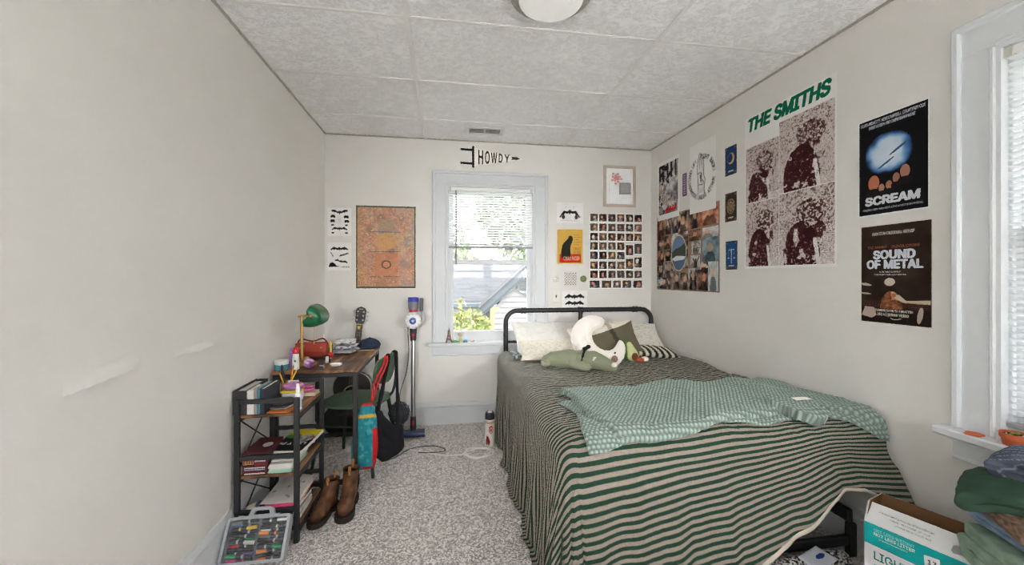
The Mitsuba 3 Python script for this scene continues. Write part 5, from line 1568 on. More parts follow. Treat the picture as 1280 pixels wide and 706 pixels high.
for q in range(6):
    a = q * math.pi / 6
    part(k, 'mesh_wire', tube([mc_ + A(math.cos(a) * .070 * math.cos(t), math.sin(a) * .070 * math.cos(t), .076 * math.sin(t)) for t in np.linspace(0, 2 * np.pi, 25)[:-1]], .0022, 5, closed=True), (36, 36, 40), 'satin')
for z, r in ((-.04, .060), (.0, .072), (.04, .060)):
    part(k, 'mesh_ring', tube([mc_ + A(r * math.cos(t), r * math.sin(t), z) for t in np.linspace(0, 2 * np.pi, 25)[:-1]], .003, 6, closed=True), (36, 36, 40), 'satin')
part(k, 'cord', tube(spl([mc_ + A(0, 0, .074), mc_ + A(-.01, .0, .22), at3(.262, .055, .70), at3(.252, .055, .750), at3(.228, .055, .735)], 22), .005, 6), (32, 32, 35), 'cloth')

# ------------------------------------------------------------------ guitar
gt = thing('guitar', 'black acoustic guitar leaning on the back wall behind the desk', 'guitar')
gO = A(-.778, 3.395, .012); gV = A(-.684, 3.520, 1.015) - gO; gL = np.linalg.norm(gV); gV /= gL
gU = np.cross(A(0, 1, 0), gV); gU /= np.linalg.norm(gU); gU = gU if gU[0] > 0 else -gU
gF = fr(gO, gU, gV)                                 # third axis looks out of the front
prof = [(0, 0), (.10, .006), (.175, .055), (.192, .125), (.170, .195), (.126, .255), (.120, .285), (.138, .330), (.146, .380), (.125, .445), (.07, .484), (0, .490)]
right = spl(prof, 40)
outl = Polygon(np.vstack([right, right[::-1][1:-1] * A(-1, 1)])).buffer(0)
def g_(m): m = m.copy(); m.apply_transform(gF); return m
part(gt, 'body', g_(mv(extr(outl, .086), 0, 0, -.086)), (26, 26, 28), 'gloss')
part(gt, 'top_board', g_(extr(outl.buffer(-.004), .003)), (34, 33, 34), 'gloss')
part(gt, 'binding', g_(mv(extr(outl.buffer(.0012).difference(outl.buffer(-.003)), .005), 0, 0, -.002)), (196, 190, 172), 'satin', label='cream edge binding')
part(gt, 'sound_hole', g_(lathe([(0, 0), (.050, 0), (.050, .0012), (0, .0012)], 32, (0, .330, .003))), (12, 12, 12), 'matte')
part(gt, 'rosette', g_(lathe([(.051, 0), (.060, 0), (.060, .001), (.051, .001)], 32, (0, .330, .003))), (190, 176, 140), 'satin')
part(gt, 'bridge', g_(bx(-.075, .075, .150, .178, .003, .012, .003)), (60, 40, 30), 'satin')
part(gt, 'neck', g_(bx(-.024, .024, .40, gL - .140, -.012, .009, .006)), (46, 32, 26), 'satin')
fbk = part(gt, 'fretboard', g_(bx(-.0225, .0225, .40, gL - .142, .0095, .014, .001)), (58, 38, 30), 'satin')
for q in range(16):
    part(fbk, 'fret', g_(bx(-.0225, .0225, gL - .16 - q * .024, gL - .1585 - q * .024, .0141, .0150)), (190, 188, 180), 'metal')
part(gt, 'capo_sticker', g_(mv(lathe([(0, 0), (.012, 0), (.012, .001), (0, .001)], 20), 0, gL - .168, .0152)), (226, 196, 60), 'matte', label='yellow round sticker')
hp = [(-.024, -.142), (-.036, -.118), (-.040, -.03), (-.030, -.012), (-.012, -.004), (0, 0), (.012, -.004), (.030, -.012), (.040, -.03), (.036, -.118), (.024, -.142)]
hdk = part(gt, 'headstock', g_(mv(extr(Polygon(hp), .015), 0, gL, -.006)), (38, 36, 37), 'gloss')
part(gt, 'nut', g_(bx(-.023, .023, gL - .146, gL - .140, .009, .017)), (220, 214, 200), 'satin')
part(hdk, 'inlay', g_(mv(bx(-.016, .016, -.022, -.016, .0092, .0098), 0, gL, 0)), (196, 190, 176), 'matte', label='pale inlay')
for sx in (-1, 1):
    for q in range(3):
        y = gL - .040 - q * .034
        part(hdk, 'tuner', g_(cat(lathe([(0, 0), (.0075, 0), (.0075, .003), (.004, .012), (0, .012)], 14, (sx * .022, y, .009)), cyl((sx * .036, y, .001), (sx * .050, y, .001), .003, n=8), ell((sx * .056, y, .001), (.009, .006, .005), 1))), (206, 206, 204), 'metal')
for q in range(6):
    x = -.0175 + q * .007
    part(gt, 'string', g_(cyl((x * 1.5, .165, .0128), (x, gL - .14, .0172), .0006, n=5)), (176, 172, 160), 'metal')

# ------------------------------------------------------------------ stick vacuum
vc = thing('stick_vacuum', 'grey stick vacuum with blue top and white round filter leaning by the window', 'vacuum cleaner')
vO = A(-.262, 3.352, .045); vT = A(-.270, 3.470, 1.087); vd = (vT - vO) / np.linalg.norm(vT - vO)
def va(z): return vO + vd * ((z - vO[2]) / vd[2])
part(vc, 'wand', cyl(va(.145), va(.742), .0165, n=20), (178, 178, 182), 'metal')
part(vc, 'wand_release', cyl(va(.055), va(.150), .024, .021, n=20), (48, 48, 52), 'satin')
part(vc, 'red_button', ell(va(.105) + A(0, -.022, 0), (.010, .006, .022), 2), (186, 36, 58), 'satin')
part(vc, 'elbow', blob(chain([(va(.06), .018), (vO + A(0, -.004, -.008), .016)]), .008, 3), (44, 44, 48), 'satin', True)
hd = A(-.262, 3.338, .036)
part(vc, 'floor_head', bx(hd[0] - .098, hd[0] + .098, hd[1] - .020, hd[1] + .045, .006, .046, .014), (56, 58, 66), 'satin')
part(vc, 'roller', cyl(hd + A(-.092, -.024, -.006), hd + A(.092, -.024, -.006), .026, n=22), (58, 64, 104), 'gloss')
part(vc, 'roller_cap', cyl(hd + A(.0925, -.024, -.006), hd + A(.100, -.024, -.006), .027, n=22), (186, 188, 196), 'satin')
part(vc, 'neck', cyl(va(.742), va(.850), .023, .030, n=20), (58, 56, 60), 'satin')
part(vc, 'red_latch', ell(va(.785) + A(0, -.024, 0), (.011, .007, .018), 2), (176, 34, 54), 'satin')
fc = va(.905) + A(0, -.050, 0)
part(vc, 'motor_body', cyl(va(.905) + A(0, .03, 0), fc + A(0, .012, 0), .052, .062, n=28), (150, 150, 154), 'satin')
flk = part(vc, 'filter', lathe([(0, 0), (.062, 0), (.066, .006), (.062, .016), (.034, .022), (.032, .018), (0, .018)], 36, fc + A(0, .012, 0), (0, -1, 0)), (226, 226, 228), 'gloss')
for q in range(12):
    a = q * math.pi / 6
    part(flk, 'vent', ell(fc + A(.055 * math.cos(a), -.006, .055 * math.sin(a)), (.009, .006, .009), 1), (206, 206, 210), 'gloss')
part(flk, 'hub', lathe([(0, 0), (.027, 0), (.027, .006), (.020, .010), (0, .011)], 26, fc + A(0, -.006, 0), (0, -1, 0)), (58, 88, 160), 'gloss', label='blue hub')
part(flk, 'hub_dot', lathe([(0, 0), (.010, 0), (.009, .003), (0, .003)], 16, fc + A(0, -.017, 0), (0, -1, 0)), (206, 210, 220), 'gloss')
part(vc, 'red_ring', cyl(va(.972), va(.990), .034, n=24), (182, 40, 66), 'gloss')
part(vc, 'cyclone', cyl(va(.990), va(1.052), .038, .042, n=28), (120, 120, 128), 'satin')
part(vc, 'top_cap', cyl(va(1.052), va(1.090), .044, .042, n=28), (52, 70, 168), 'gloss', label='blue cap')
part(vc, 'battery', bx(-.218, -.190, 3.440, 3.500, .975, 1.085, .006), (92, 90, 98), 'satin')
part(vc, 'handle', tube(spl([va(.99) + A(.06, 0, 0), va(.94) + A(.076, 0, 0), va(.87) + A(.052, 0, 0), va(.845) + A(.012, 0, 0)], 14), .012, 10), (176, 174, 180), 'satin')
solid('charger_cord', 'grey charger cord hanging down the wall beside the vacuum', 'cord', tube(spl([(-.318, 3.562, .94), (-.322, 3.566, .80), (-.315, 3.566, .62), (-.345, 3.560, .42), (-.385, 3.555, .28), (-.372, 3.545, .16), (-.350, 3.535, .05), (-.36, 3.50, .006)], 60), .0032, 7), (112, 110, 110), 'satin')

# ------------------------------------------------------------------ small things on the carpet
wbt = A(.318, 3.072, 0)
k = thing('water_bottle', 'white bottle with red print and black lid on the carpet beside the bed', 'bottle')
part(k, 'body', lathe([(0, .001), (.034, .001), (.037, .005), (.037, .185), (.034, .198), (0, .200)], 32, wbt), (226, 222, 214), 'gloss')
part(k, 'shoulder_band', lathe([(.0372, .172), (.0378, .174), (.0372, .190)], 32, wbt), (196, 160, 136), 'satin', label='tan band')
part(k, 'lid', lathe([(0, .200), (.034, .200), (.036, .204), (.035, .236), (.028, .252), (0, .255)], 32, wbt), (46, 48, 52), 'satin', label='black lid')
part(k, 'spout', ell(wbt + A(0, -.012, .250), (.018, .016, .012), 2), (206, 206, 206), 'satin', label='white spout')
def on_can(th_, z, r=.0374): return wbt + A(r * math.sin(th_), -r * math.cos(th_), z)
def decal(poly, col, name, r):
    v, f = trimesh.creation.triangulate_polygon(poly.segmentize(.004), engine='earcut')
    v, f = trimesh.remesh.subdivide(np.c_[v, np.zeros(len(v))], f)
    P = np.array([on_can(q[0] / .037, q[1], r) for q in v])
    part(k, name, trimesh.Trimesh(P, f, process=False), col, 'matte', True)
decal(el(.006, .128, .017, .030), (176, 62, 54), 'red_print', .0377)
decal(cut(el(.006, .125, .012, .022), el(.006, .125, .007, .014)), (226, 206, 196), 'print_ring', .0380)
decal(Polygon([(-.030, .085), (-.012, .075), (.0, .040), (-.008, .012), (-.022, .030), (-.030, .060)]), (150, 52, 50), 'lower_red_print', .0377)
decal(Polygon([(-.034, .06), (-.028, .055), (-.022, .018), (-.034, .02)]), (46, 44, 46), 'dark_print', .0379)

zc = .005
coil = [(-.345, 3.115), (-.28, 3.09), (-.18, 3.02), (-.08, 2.955), (.02, 2.925), (.12, 2.935)]
for q in range(2):
    for a in np.linspace(0, 2 * np.pi, 9)[:-1]:
        coil.append((.225 + (.100 + .012 * q) * math.cos(math.pi + a), 2.925 + (.070 + .01 * q) * math.sin(math.pi + a) + .012 * q))
coil += [(.16, 2.88), (.26, 2.87), (.31, 2.93)]
pts = [(x, y, zc + .004 * (i % 3 == 0) + (.004 if i > 10 else 0)) for i, (x, y) in enumerate(coil)]
solid('white_cable', 'white cable looped in a loose coil on the carpet', 'cable', tube(spl(pts, 150), .0050, 7), (228, 226, 222), 'satin')
solid('black_cable', 'thin black cable curving over the carpet near the vacuum', 'cable', tube(spl([(-.44, 2.90, .005), (-.36, 2.95, .005), (-.27, 3.08, .005), (-.16, 3.12, .005), (-.06, 3.10, .005), (-.01, 3.02, .005), (-.08, 2.985, .010), (-.20, 3.0, .012)], 60), .0028, 7), (48, 46, 46), 'satin')
k = thing('power_adapter', 'white power adapter lying on the carpet under the desk chair', 'adapter')
part(k, 'body', bx(-.715, -.662, 3.085, 3.130, .002, .042, .007), (226, 224, 220), 'satin')
part(k, 'cable', tube(spl([(-.715, 3.105, .020), (-.76, 3.08, .006), (-.84, 3.03, .005), (-.95, 2.985, .005)], 30), .0048, 7), (226, 224, 220), 'satin')

# ------------------------------------------------------------------ boots
def boot(label, heel, toe, seed, tall=.205):
    k = thing('ankle_boot', label, 'boot', None)
    heel, toe = A(*heel), A(*toe); d = toe - heel; L = np.linalg.norm(d); d /= L; s_ = L / .27
    F = fr((heel[0], heel[1], 0), (d[0], d[1], 0), (-d[1], d[0], 0))
    def p(n, m, c, mat='satin', sm=40, label=None):
        m = m.copy(); m.apply_scale(s_); m.apply_transform(F); part(k, n, m, c, mat, sm, label)
    so = spl([(0, 0), (.015, .030), (.07, .033), (.13, .034), (.19, .044), (.245, .036), (.270, 0), (.245, -.040), (.19, -.046), (.13, -.036), (.07, -.034), (.015, -.030)], 60, True)
    sp_ = Polygon(so).buffer(0)
    p('sole', cat(mv(extr(sp_.buffer(.003), .016), 0, 0, .014), mv(extr(sp_.buffer(.002).intersection(rect(-.02, -.1, .082, .1)), .0138), 0, 0, .0005), mv(extr(sp_.buffer(.002).intersection(rect(.12, -.1, .3, .1)), .0138), 0, 0, .0005)), (40, 34, 31), 'satin', 35, 'dark rubber sole')
    up = blob(chain([((.048, 0, .068), .036), ((.13, 0, .060), .036), ((.195, 0, .055), .037), ((.228, 0, .050), .031)]) + chain([((.050, 0, .070), .036), ((.052, 0, .13), .040), ((.050, 0, tall + .05), .049)]) +
              chain([((.060, 0, .150), .041), ((.110, 0, .095), .040), ((.165, 0, .066), .036)]) + chain([((.19, .010, .052), .032), ((.19, -.012, .052), .032)]), .010, 6)
    v = np.array(up.vertices)
    up = trimesh.intersections.slice_mesh_plane(up, (0, 0, -1), (0, 0, tall), cap=False)
    up = trimesh.intersections.slice_mesh_plane(up, (0, 0, 1), (0, 0, .026), cap=True)
    def leather(v, m):
        f = meshkit.fbm(v * 22, 3, seed)
        return lerp2(A(66, 42, 28), A(120, 79, 52), np.clip((f - .3) * 2.2, 0, 1)[:, None])
    up = lump(up, .0022, 26, seed)
    p('upper', up, leather, 'satin', True)
    p('lining', lathe([(.0, tall - .035), (.040, tall - .034), (.046, tall - .001)], 28, (.050, 0, 0)), (36, 28, 24), 'cloth')
    for sy in (-1, 1):
        pan = ell((.052, sy * .034, .128), (.021, .0105, .050), 3)
        p('elastic_panel', pan, (38, 34, 33), 'cloth', True, 'dark elastic side panel')
    for x in (.002, .100):
        p('pull_tab', tube(spl([(x - .002, 0, tall - .02), (x - (.006 if x < .05 else -.004), 0, tall + .022), (x + (.010 if x < .05 else -.008), 0, tall + .020), (x + .012 * (1 if x < .05 else -1), 0, tall - .01)], 12), .0060, 8), (160, 116, 78), 'cloth', 40, 'tan pull tab')
    return k


boot('worn brown ankle boot with its toe towards the rack, left of the pair', (-.603, 2.405), (-.664, 2.178), 3, .190)
boot('worn brown ankle boot standing upright, right of the pair by the desk leg', (-.527, 2.472), (-.524, 2.205), 8, .192)
solid('green_crumb', 'tiny bright green scrap on the carpet between the boots', 'scrap', lump(ell((-.585, 2.155, .006), (.008, .007, .005), 1), .001, 200, 1), (84, 176, 92), 'matte')

# ------------------------------------------------------------------ marker case and markers
cO = A(-.962, 1.955, .004); cU = A(1, 0, 0); cV = A(0, .535, .845); cV /= np.linalg.norm(cV); cF = fr(cO, cU, cV)
def c_(m): m = m.copy(); m.apply_transform(cF); return m
CW, CH, CD = .262, .182, .044
M['frosted'] = two(principled(rgb(164, 168, 173), .35, specular=.4))
mk = thing('marker_case', 'clear plastic carry case full of markers leaning on the black rack', 'case')
o_ = rect(0, 0, CW, CH).buffer(-.014).buffer(.014)
hnd = Polygon([(.075, CH - .002), (.085, CH + .026), (.100, CH + .036), (.165, CH + .036), (.180, CH + .026), (.190, CH - .002)])
hole = Polygon([(.098, CH + .006), (.104, CH + .022), (.161, CH + .022), (.167, CH + .006)])
part(mk, 'back_shell', c_(cat(extr(o_, .003), mv(extr(o_.difference(o_.buffer(-.003)), .020), 0, 0, .003))), None, 'frosted', 35)
part(mk, 'lid_rim', c_(cat(mv(extr(o_.difference(o_.buffer(-.0035)), .022), 0, 0, .0235), mv(extr(o_.difference(o_.buffer(-.012)), .002), 0, 0, CD - .0005))), None, 'frosted', 35)
part(mk, 'tray_floor', c_(mv(extr(o_.buffer(-.004), .0006), 0, 0, .0034)), (120, 124, 134), 'satin', label='grey tray floor')
lid_v, lid_f = trimesh.creation.triangulate_polygon(o_.buffer(-.010), engine='earcut')
part(mk, 'lid_window', c_(trimesh.Trimesh(np.c_[lid_v, np.full(len(lid_v), CD)], lid_f, process=False)), None, 'pane', False)
part(mk, 'handle', c_(mv(extr(hnd.difference(hole), .016), 0, 0, .015)), None, 'frosted', 35)
for u in (.055, .205):
    part(mk, 'latch', c_(bx(u - .012, u + .012, CH - .012, CH + .004, CD + .0015, CD + .006, .002)), None, 'frosted', 35)
nk = meshkit.text_mesh('NK', .016, .0006, True); nk.apply_transform(trimesh.transformations.rotation_matrix(.25, (0, 0, 1))); nk.apply_translation((.186, .020, CD + .0016))
part(mk, 'initials', c_(nk), (24, 24, 26), 'matte', False, label='black inked initials')
caps = [('yellow', (222, 186, 74)), ('blue', (72, 116, 168)), ('green', (62, 148, 108)), ('orange', (226, 138, 74)), ('pink', (214, 92, 138)), ('white', (216, 216, 214)), ('black', (44, 44, 48)), ('red', (190, 60, 56)), ('violet', (112, 92, 160)), ('grey', (130, 134, 140))]
seq = [4, 3, 2, 6, 8, 3, 6, 2, 7, 6, 5, 6, 2, 9, 6, 3, 6, 5, 0, 6, 1, 6, 9, 5]
r_ = np.random.default_rng(17)
MORD = ('lowest', 'second', 'third', 'fourth', 'fifth', 'sixth', 'seventh', 'eighth', 'ninth', 'tenth', 'eleventh', 'topmost')
for q in range(24):
    row, col = q // 2, q % 2
    v0 = .018 + row * .0131
    u0 = (.018 if col == 0 else .140) + (r_.random() - .5) * .006
    nm, cc = caps[seq[q]]
    L_ = .104
    w = .0074
    tilt_ = 0.0
    side = 'left' if col == 0 else 'right'
    an = 'an' if nm[0] in 'aeiou' else 'a'
    kk = thing('marker', f'dark marker with {an} {nm} cap, {MORD[row]} from bottom on the {side}, in clear case', 'marker', 'markers inside the clear case')
    flip = r_.random() < .5
    zz = .0045 + w + (.0125 if row % 2 else 0)
    ga = math.radians((r_.random() - .5) * 16)
    um, vm = u0 + L_ / 2, v0 + (r_.random() - .5) * .003
    hx, hy2 = math.cos(ga) * L_ / 2, math.sin(ga) * L_ / 2
    if vm - abs(hy2) < .010: hy2 = 0; hx = L_ / 2
    a3, b3 = A(um - hx, vm - hy2, zz), A(um + hx, vm + hy2, zz)
    if flip: a3, b3 = b3, a3
    at_ = lambda f: a3 + (b3 - a3) * f
    part(kk, 'barrel', c_(cyl(at_(0), at_(.60), w, n=10)), (66, 70, 80), 'satin')
    part(kk, 'cap', c_(cyl(at_(.60), at_(1), w + .0004, n=10)), cc, 'satin')
    part(kk, 'band', c_(cyl(at_(.30), at_(.38), w + .0003, n=10)), (200, 196, 190) if q % 3 else cc, 'satin')

# ------------------------------------------------------------------ litter box carton
LB = thing('litter_carton', 'open white and teal cat litter carton at the foot of the bed', 'box')
bA = A(1.568, 1.341, 0); be = A(.325, -.946, 0); be /= np.linalg.norm(be); bg = A(.946, .325, 0); bg /= np.linalg.norm(bg)
BL, BD, BH, BT = .300, .118, .330, .0045
KR = (122, 90, 64)
def b_(m): m = m.copy(); m.apply_transform(fr(bA, be, bg)); return m            # local: x along the face, y into the box, z up
def flipz(m): return m
bb = lambda x0, x1, y0, y1, z0, z1: b_(bx(x0, x1, y0, y1, z0, z1))
# be x bg points down or up?
upz = np.cross(be, bg)[2]
def lb(x0, x1, y0, y1, z0, z1):
    m = bx(x0, x1, y0, y1, z0, z1); F = np.eye(4); F[:3, 0] = be; F[:3, 1] = bg; F[:3, 2] = (0, 0, 1); F[:3, 3] = bA
    m.apply_transform(F)
    if np.linalg.det(F[:3, :3]) < 0: m.invert()
    return m
WHT = (222, 223, 224)
for nm_, q in (('front_panel', (0, BL, 0, BT, .002, BH)), ('back_panel', (0, BL, BD - BT, BD, .002, BH)), ('end_panel', (0, BT, BT, BD - BT, .002, BH)), ('end_panel', (BL - BT, BL, BT, BD - BT, .002, BH)), ('bottom_panel', (BT, BL - BT, BT, BD - BT, .002, .006))):
    part(LB, nm_, lb(*q), WHT, 'satin')
for nm_, q in (('inner_liner', (BT, BL - BT, BD - BT - .001, BD - BT - .0002, .007, BH)), ('inner_liner', (BT + .0002, BT + .001, BT, BD - BT - .002, .007, BH)), ('inner_liner', (BL - BT - .001, BL - BT - .0002, BT, BD - BT - .002, .007, BH)), ('inner_liner', (BT, BL - BT, BT + .0002, BT + .001, .007, BH))):
    part(LB, nm_, lb(*q), KR, 'matte')
def flap(name, p0, p1, up, inward, w_out, side=1):
    p0, p1 = A(*p0), A(*p1); n = A(*inward); d = A(0, 0, up) + n
    o = np.cross(p1 - p0, d); o /= np.linalg.norm(o); o = o if o @ n > 0 else -o
    for nm2, off, c in ((name, 0.0, w_out), (name + '_inside', .0022 * side, KR)):
        q = [p0 + o * off, p1 + o * off, p1 + d + o * off, p0 + d + o * off]; q += [x + o * .0018 for x in q]
        part(LB, nm2, man(manifold3d.Manifold.hull_points(np.array(q))), c, 'satin' if nm2 == name else 'matte', False)
z_ = A(0, 0, BH + .0005)
flap('front_flap', bA + z_, bA + be * BL + z_, .070, bg * .028, WHT)
flap('back_flap', bA + bg * BD + z_, bA + be * BL + bg * BD + z_, .075, bg * .010, WHT, -1)
flap('end_flap', bA + bg * .010 + z_, bA + bg * (BD - .01) + z_, .082, be * .012, WHT)
flap('end_flap', bA + be * BL + bg * .010 + z_, bA + be * BL + bg * (BD - .01) + z_, .03, be * .075, WHT, -1)
# print on the front face: u along be, v up, normal -bg
pF = fr(bA - bg * .0006, be, (0, 0, 1))
if pF[:3, 2] @ (-bg) < 0: raise SystemExit('carton print faces inwards')
def pr(name, m, col, lab=None): m = m.copy(); m.apply_transform(pF); part(LB, name, m, col, 'matte', False, lab)
pr('teal_band', bx(0, BL, BH - .078, BH, 0, .0004), (34, 166, 166), 'teal band')
def ptext(s, u, v, h, w, col, name='lettering', bold=True):
    m = meshkit.text_mesh(s, h, .0002, bold); m.apply_translation((-m.bounds[0][0], 0, 0)); m.apply_scale((w / m.bounds[1][0], 1, 1)); m.apply_translation((u, v, .0006)); pr(name, m, col)
ptext('GET LESS WEIGHT', .030, BH - .024, .0105, .115, (150, 220, 216)); ptext('NOT LESS LITTER', .030, BH - .039, .0110, .115, (236, 240, 240)); ptext('compared to the same box size', .045, BH - .050, .0058, .080, (226, 236, 236), bold=False)
ptext('LIGHTWEIGHT', .030, BH - .128, .030, .240, (24, 132, 128)); ptext('CLUMPING LITTER', .030, BH - .160, .014, .150, (24, 132, 128))
pr('weight_tag', extr(Polygon([(.168, BH - .030), (.208, BH - .026), (.212, BH - .085), (.172, BH - .088)]), .0006), (232, 234, 234), 'white tag')
ptext('17', .178, BH - .056, .0150, .022, INK); ptext('LBS', .180, BH - .068, .0070, .018, INK)
pF = fr(bA + z_ - bg * .0008, be, A(0, 0, .070) / .0754 + bg * .028 / .0754)
ptext('THE EASY WAY TO POUR AND SCOOP EVERY DAY', .040, .046, .0055, .150, (60, 60, 62), bold=False); ptext('REMOVE TAB TO OPEN, LIFT FLAP', .070, .034, .0050, .110, (80, 80, 82), bold=False); ptext('STORE IN A DRY PLACE', .090, .022, .0048, .095, (80, 80, 82), bold=False)
pr('box_icon', extr(Polygon([(.232, .020), (.236, .036), (.242, .042), (.286, .042), (.288, .024), (.240, .014)]), .0006), (158, 160, 162), 'grey box drawing')

# ------------------------------------------------------------------ laundry basket and the clothes on it
hb = thing('laundry_basket', 'grey laundry basket under the clothes pile below the right window', 'basket')
hc = A(1.668, .845, 0)
part(hb, 'wall', lathe([(0, .001), (.150, .001), (.165, .36), (.160, .36), (.146, .006), (0, .006)], 40, hc), (140, 136, 130), 'satin')
part(hb, 'rim', tube([hc + A(.165 * math.cos(t), .165 * math.sin(t), .362) for t in np.linspace(0, 2 * np.pi, 49)[:-1]], .007, 8, closed=True), (120, 116, 110), 'satin')
for q in range(24):
    t = q * math.pi / 12
    part(hb, 'rib', cyl(hc + A(.152 * math.cos(t), .152 * math.sin(t), .01), hc + A(.1665 * math.cos(t), .1665 * math.sin(t), .35), .004, n=6), (126, 122, 116), 'satin')


def folded(name, label, c, L, W, t, n, yaw, color, seed, amp=.006, mat='cloth', taper=0.0, tilt=0, cat_='garment', res=.012):
    """a strip folded n times, seen from its folded edges; local x = L, y = W"""
    pts = []
    for k in range(n):
        z = (k - (n - 1) / 2) * t
        xs = np.linspace(-L / 2, L / 2, 24) if k % 2 == 0 else np.linspace(L / 2, -L / 2, 24)
        sag = -.10 * t * np.cos(xs / L * 3)
        pts += list(zip(xs, z + sag))
        if k < n - 1:
            sgn = 1 if k % 2 == 0 else -1
            pts += [(sgn * (L / 2 + t / 2 * math.cos(a)), z + t / 2 + t / 2 * math.sin(a)) for a in np.linspace(-1.2, 1.2, 6)]
    g = LineString(pts).buffer(t * .47, cap_style='round').simplify(.0012)
    m = extr(g, W); m.apply_transform(fr((0, W / 2, 0), (1, 0, 0), (0, 0, 1)))
    mm_ = manifold3d.Manifold(manifold3d.Mesh(np.array(m.vertices, np.float32), np.array(m.faces, np.uint32)))
    if mm_.is_empty():
        m.merge_vertices(); mm_ = manifold3d.Manifold(manifold3d.Mesh(np.array(m.vertices, np.float32), np.array(m.faces, np.uint32)))
    m = man(mm_.refine_to_length(res)) if not mm_.is_empty() else m.subdivide_to_size(.015)
    m.merge_vertices()
    trimesh.smoothing.filter_taubin(m, iterations=4)
    v = np.array(m.vertices)
    rr = np.clip(np.hypot(v[:, 0] / (L / 2), v[:, 1] / (W / 2)), 0, 1.4)
    v[:, 2] -= taper * rr ** 2
    v[:, 2] += (meshkit.fbm(np.c_[v[:, :2] * 9, v[:, 2] * 6], 3, seed) - .5) * amp * 4
    v[:, 1] += (meshkit.fbm(np.c_[v[:, 0] * 8, v[:, 2] * 30, v[:, 1] * 3], 3, seed + 1) - .5) * amp * 5
    v[:, 0] += (meshkit.fbm(np.c_[v[:, 1] * 8, v[:, 2] * 20, v[:, 0] * 2], 3, seed + 2) - .5) * amp * 4
    m.vertices = v
    m = rot(m, tilt, (0, 1, 0)); m = mv(rot(m, yaw), *c)
    solid(name, label, cat_, m, color, mat, True)


def tones(a, b, f, seed, st=None):
    def fn(v, m):
        c = lerp2(a, b, np.clip((meshkit.fbm(v * f, 3, seed) - .3) * 2.2, 0, 1)[:, None])
        if st:
            d, w, col = st
            k = (v @ A(*d)) * w
            c = np.where(((k - np.floor(k)) < .14)[:, None], A(*col), c)
        return c
    return fn


folded('folded_trousers', 'pale green folded trousers at the bottom of the clothes pile', (1.670, .865, .434), .26, .30, .040, 3, 62, tones((112, 134, 118), (146, 168, 150), 30, 2), 4, .006)
folded('folded_jeans', 'light blue denim folded between the pale green trousers and brown fleece', (1.697, .885, .517), .22, .27, .020, 2, 70, tones((100, 122, 146), (136, 156, 176), 50, 5), 8, .005)
folded('fleece_jumper', 'brown speckled fleece jumper folded in the middle of the clothes pile', (1.674, .900, .569), .22, .26, .030, 2, 150, tones((82, 66, 56), (146, 122, 104), 120, 3), 12, .006, 'fleece')
folded('green_sweatshirt', 'dark green sweatshirt folded under the striped shirt, hanging out of the pile', (1.667, .930, .655), .25, .24, .030, 2, 118, tones((42, 62, 50), (64, 86, 70), 16, 7), 16, .008, 'cloth', .030)
folded('striped_shirt', 'dark blue pinstriped shirt bunched on top of the clothes pile', (1.712, .912, .722), .19, .19, .026, 2, 100, tones((58, 64, 78), (84, 90, 104), 20, 9, ((.8, .55, .2), 46, (120, 126, 138))), 22, .012, 'cloth', .020, res=.0042)

# ------------------------------------------------------------------ on the window sills
po = A(1.845, 1.082, SILL + .0006)
k = thing('terracotta_pot', 'small shallow terracotta pot of soil on the right window sill', 'pot')
part(k, 'pot', lathe([(0, 0), (.027, 0), (.031, .022), (.035, .024), (.036, .040), (.032, .040), (.030, .030), (0, .030)], 32, po), (184, 92, 54), 'satin')
part(k, 'soil', lump(lathe([(0, .0305), (.030, .0305), (.029, .034), (0, .035)], 24, po), .0015, 90, 2), (58, 42, 34), 'matte')
part(k, 'sprout', cat(ell(po + A(.004, -.006, .040), (.010, .004, .006), 1), ell(po + A(-.008, .002, .039), (.008, .004, .005), 1)), (96, 128, 70), 'matte', kind='stuff')
part(k, 'perlite', cat(*[ell(po + A(.018 * math.cos(a), .018 * math.sin(a), .035), (.003, .003, .002), 1) for a in (0.4, 1.9, 3.0, 4.4, 5.3)]), (216, 212, 204), 'matte', kind='stuff')
sh_ = extr(Polygon([(-.022, -.010), (.010, -.014), (.024, .002), (.006, .014), (-.018, .010)]).buffer(.002), .005)
solid('terracotta_shard', 'broken orange terracotta shard lying on the right window sill', 'shard', mv(rot(rot(sh_, 8, (1, 0, 0)), -60), 1.820, 1.172, SILL + .004), (190, 96, 58), 'satin')

k = thing('tower_figurine', 'small brown lattice tower figurine at the left end of the back sill', 'figurine')
tw = A(.020, 3.548, SILL + .0006)
for sx in (-1, 1):
    for sy in (-1, 1):
        part(k, 'leg', tube(spl([tw + A(sx * .024, sy * .020, .003), tw + A(sx * .015, sy * .013, .028), tw + A(sx * .008, sy * .008, .060), tw + A(sx * .003, sy * .003, .105)], 14), np.linspace(.006, .003, 14), 6), (112, 78, 58), 'satin')
part(k, 'deck', cat(bx(tw[0] - .019, tw[0] + .019, tw[1] - .017, tw[1] + .017, tw[2] + .026, tw[2] + .031)), (104, 72, 54), 'satin')
part(k, 'deck', cat(bx(tw[0] - .011, tw[0] + .011, tw[1] - .010, tw[1] + .010, tw[2] + .056, tw[2] + .060)), (104, 72, 54), 'satin')
part(k, 'spire', cyl(tw + A(0, 0, .090), tw + A(0, 0, .132), .004, .001, n=8), (104, 72, 54), 'satin')
k = thing('mushroom_figurine', 'pale round-headed figurine on a yellow stem on the back sill', 'figurine')
mw = A(.115, 3.548, SILL + .0006)
part(k, 'stem', lathe([(0, 0), (.012, 0), (.009, .020), (.006, .050), (0, .052)], 16, mw), (206, 190, 110), 'satin')
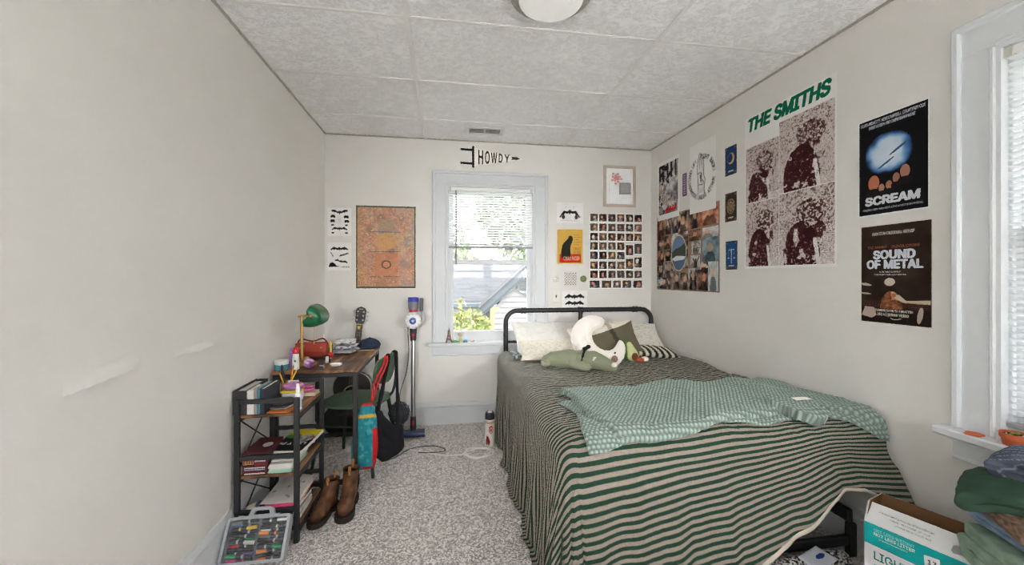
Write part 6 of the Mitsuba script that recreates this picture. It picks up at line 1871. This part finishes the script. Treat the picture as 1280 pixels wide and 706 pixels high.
part(k, 'head', ell(mw + A(0, 0, .068), (.021, .020, .018), 3), (182, 178, 160), 'satin')
solid('green_trinket', 'bright green toy lizard lying beside the tower figurine', 'toy', blob(chain([(A(.045, 3.535, SILL + .008), .005), (A(.065, 3.53, SILL + .013), .010), (A(.085, 3.53, SILL + .013), .009), (A(.098, 3.528, SILL + .008), .006)]), .005, 3), (92, 160, 84), 'satin', True)
k = thing('blue_trinket', 'little light blue toy car on the back window sill', 'toy')
part(k, 'body', bx(.140, .176, 3.535, 3.560, SILL + .005, SILL + .020, .004), (92, 168, 206), 'gloss')
part(k, 'cabin', bx(.148, .168, 3.537, 3.558, SILL + .0205, SILL + .031, .004), (140, 196, 220), 'gloss')
for x in (.147, .169):
    part(k, 'wheel', cyl((x, 3.533, SILL + .007), (x, 3.562, SILL + .007), .0062, n=12), (50, 50, 54), 'satin')
solid('white_pebble', 'small white pebble with a dark spot on the back sill', 'pebble', lump(ell((.215, 3.548, SILL + .010), (.018, .013, .009), 2), .001, 80, 2), lambda v, m: np.where((v[:, 0] > .225)[:, None], A(70, 66, 64), A(206, 200, 196)), 'satin', True)

# ------------------------------------------------------------------ under the bed
def slab(name, label, c, r, seed, color, mat, cat_):
    solid(name, label, cat_, lump(ell(c, r, 4), .016, 9, seed), color, mat, True)
solid('tweed_blanket', 'black and white mottled blanket heaped on the carpet under the foot of the bed', 'blanket', lump(blob(chain([(A(1.22, 1.50, .046), .040), (A(1.36, 1.50, .048), .043), (A(1.52, 1.50, .050), .044), (A(1.66, 1.52, .048), .042)]), .014, 6), .010, 14, 3), None, 'tweed', True)
k = thing('paper_packet', 'blue and white paper packet lying on the mottled blanket under the bed', 'packet')
part(k, 'packet', rot(rot(bx(-.07, .07, -.04, .04, 0, .008, .002), 8, (1, 0, 0)), 20).apply_translation((1.50, 1.475, .098)), (206, 210, 218), 'satin')
part(k, 'blue_mark', rot(rot(mv(ell((0, 0, 0), (.030, .010, .0014), 2), .02, 0, .0084), 8, (1, 0, 0)), 20).apply_translation((1.50, 1.475, .098)), (52, 72, 140), 'matte')
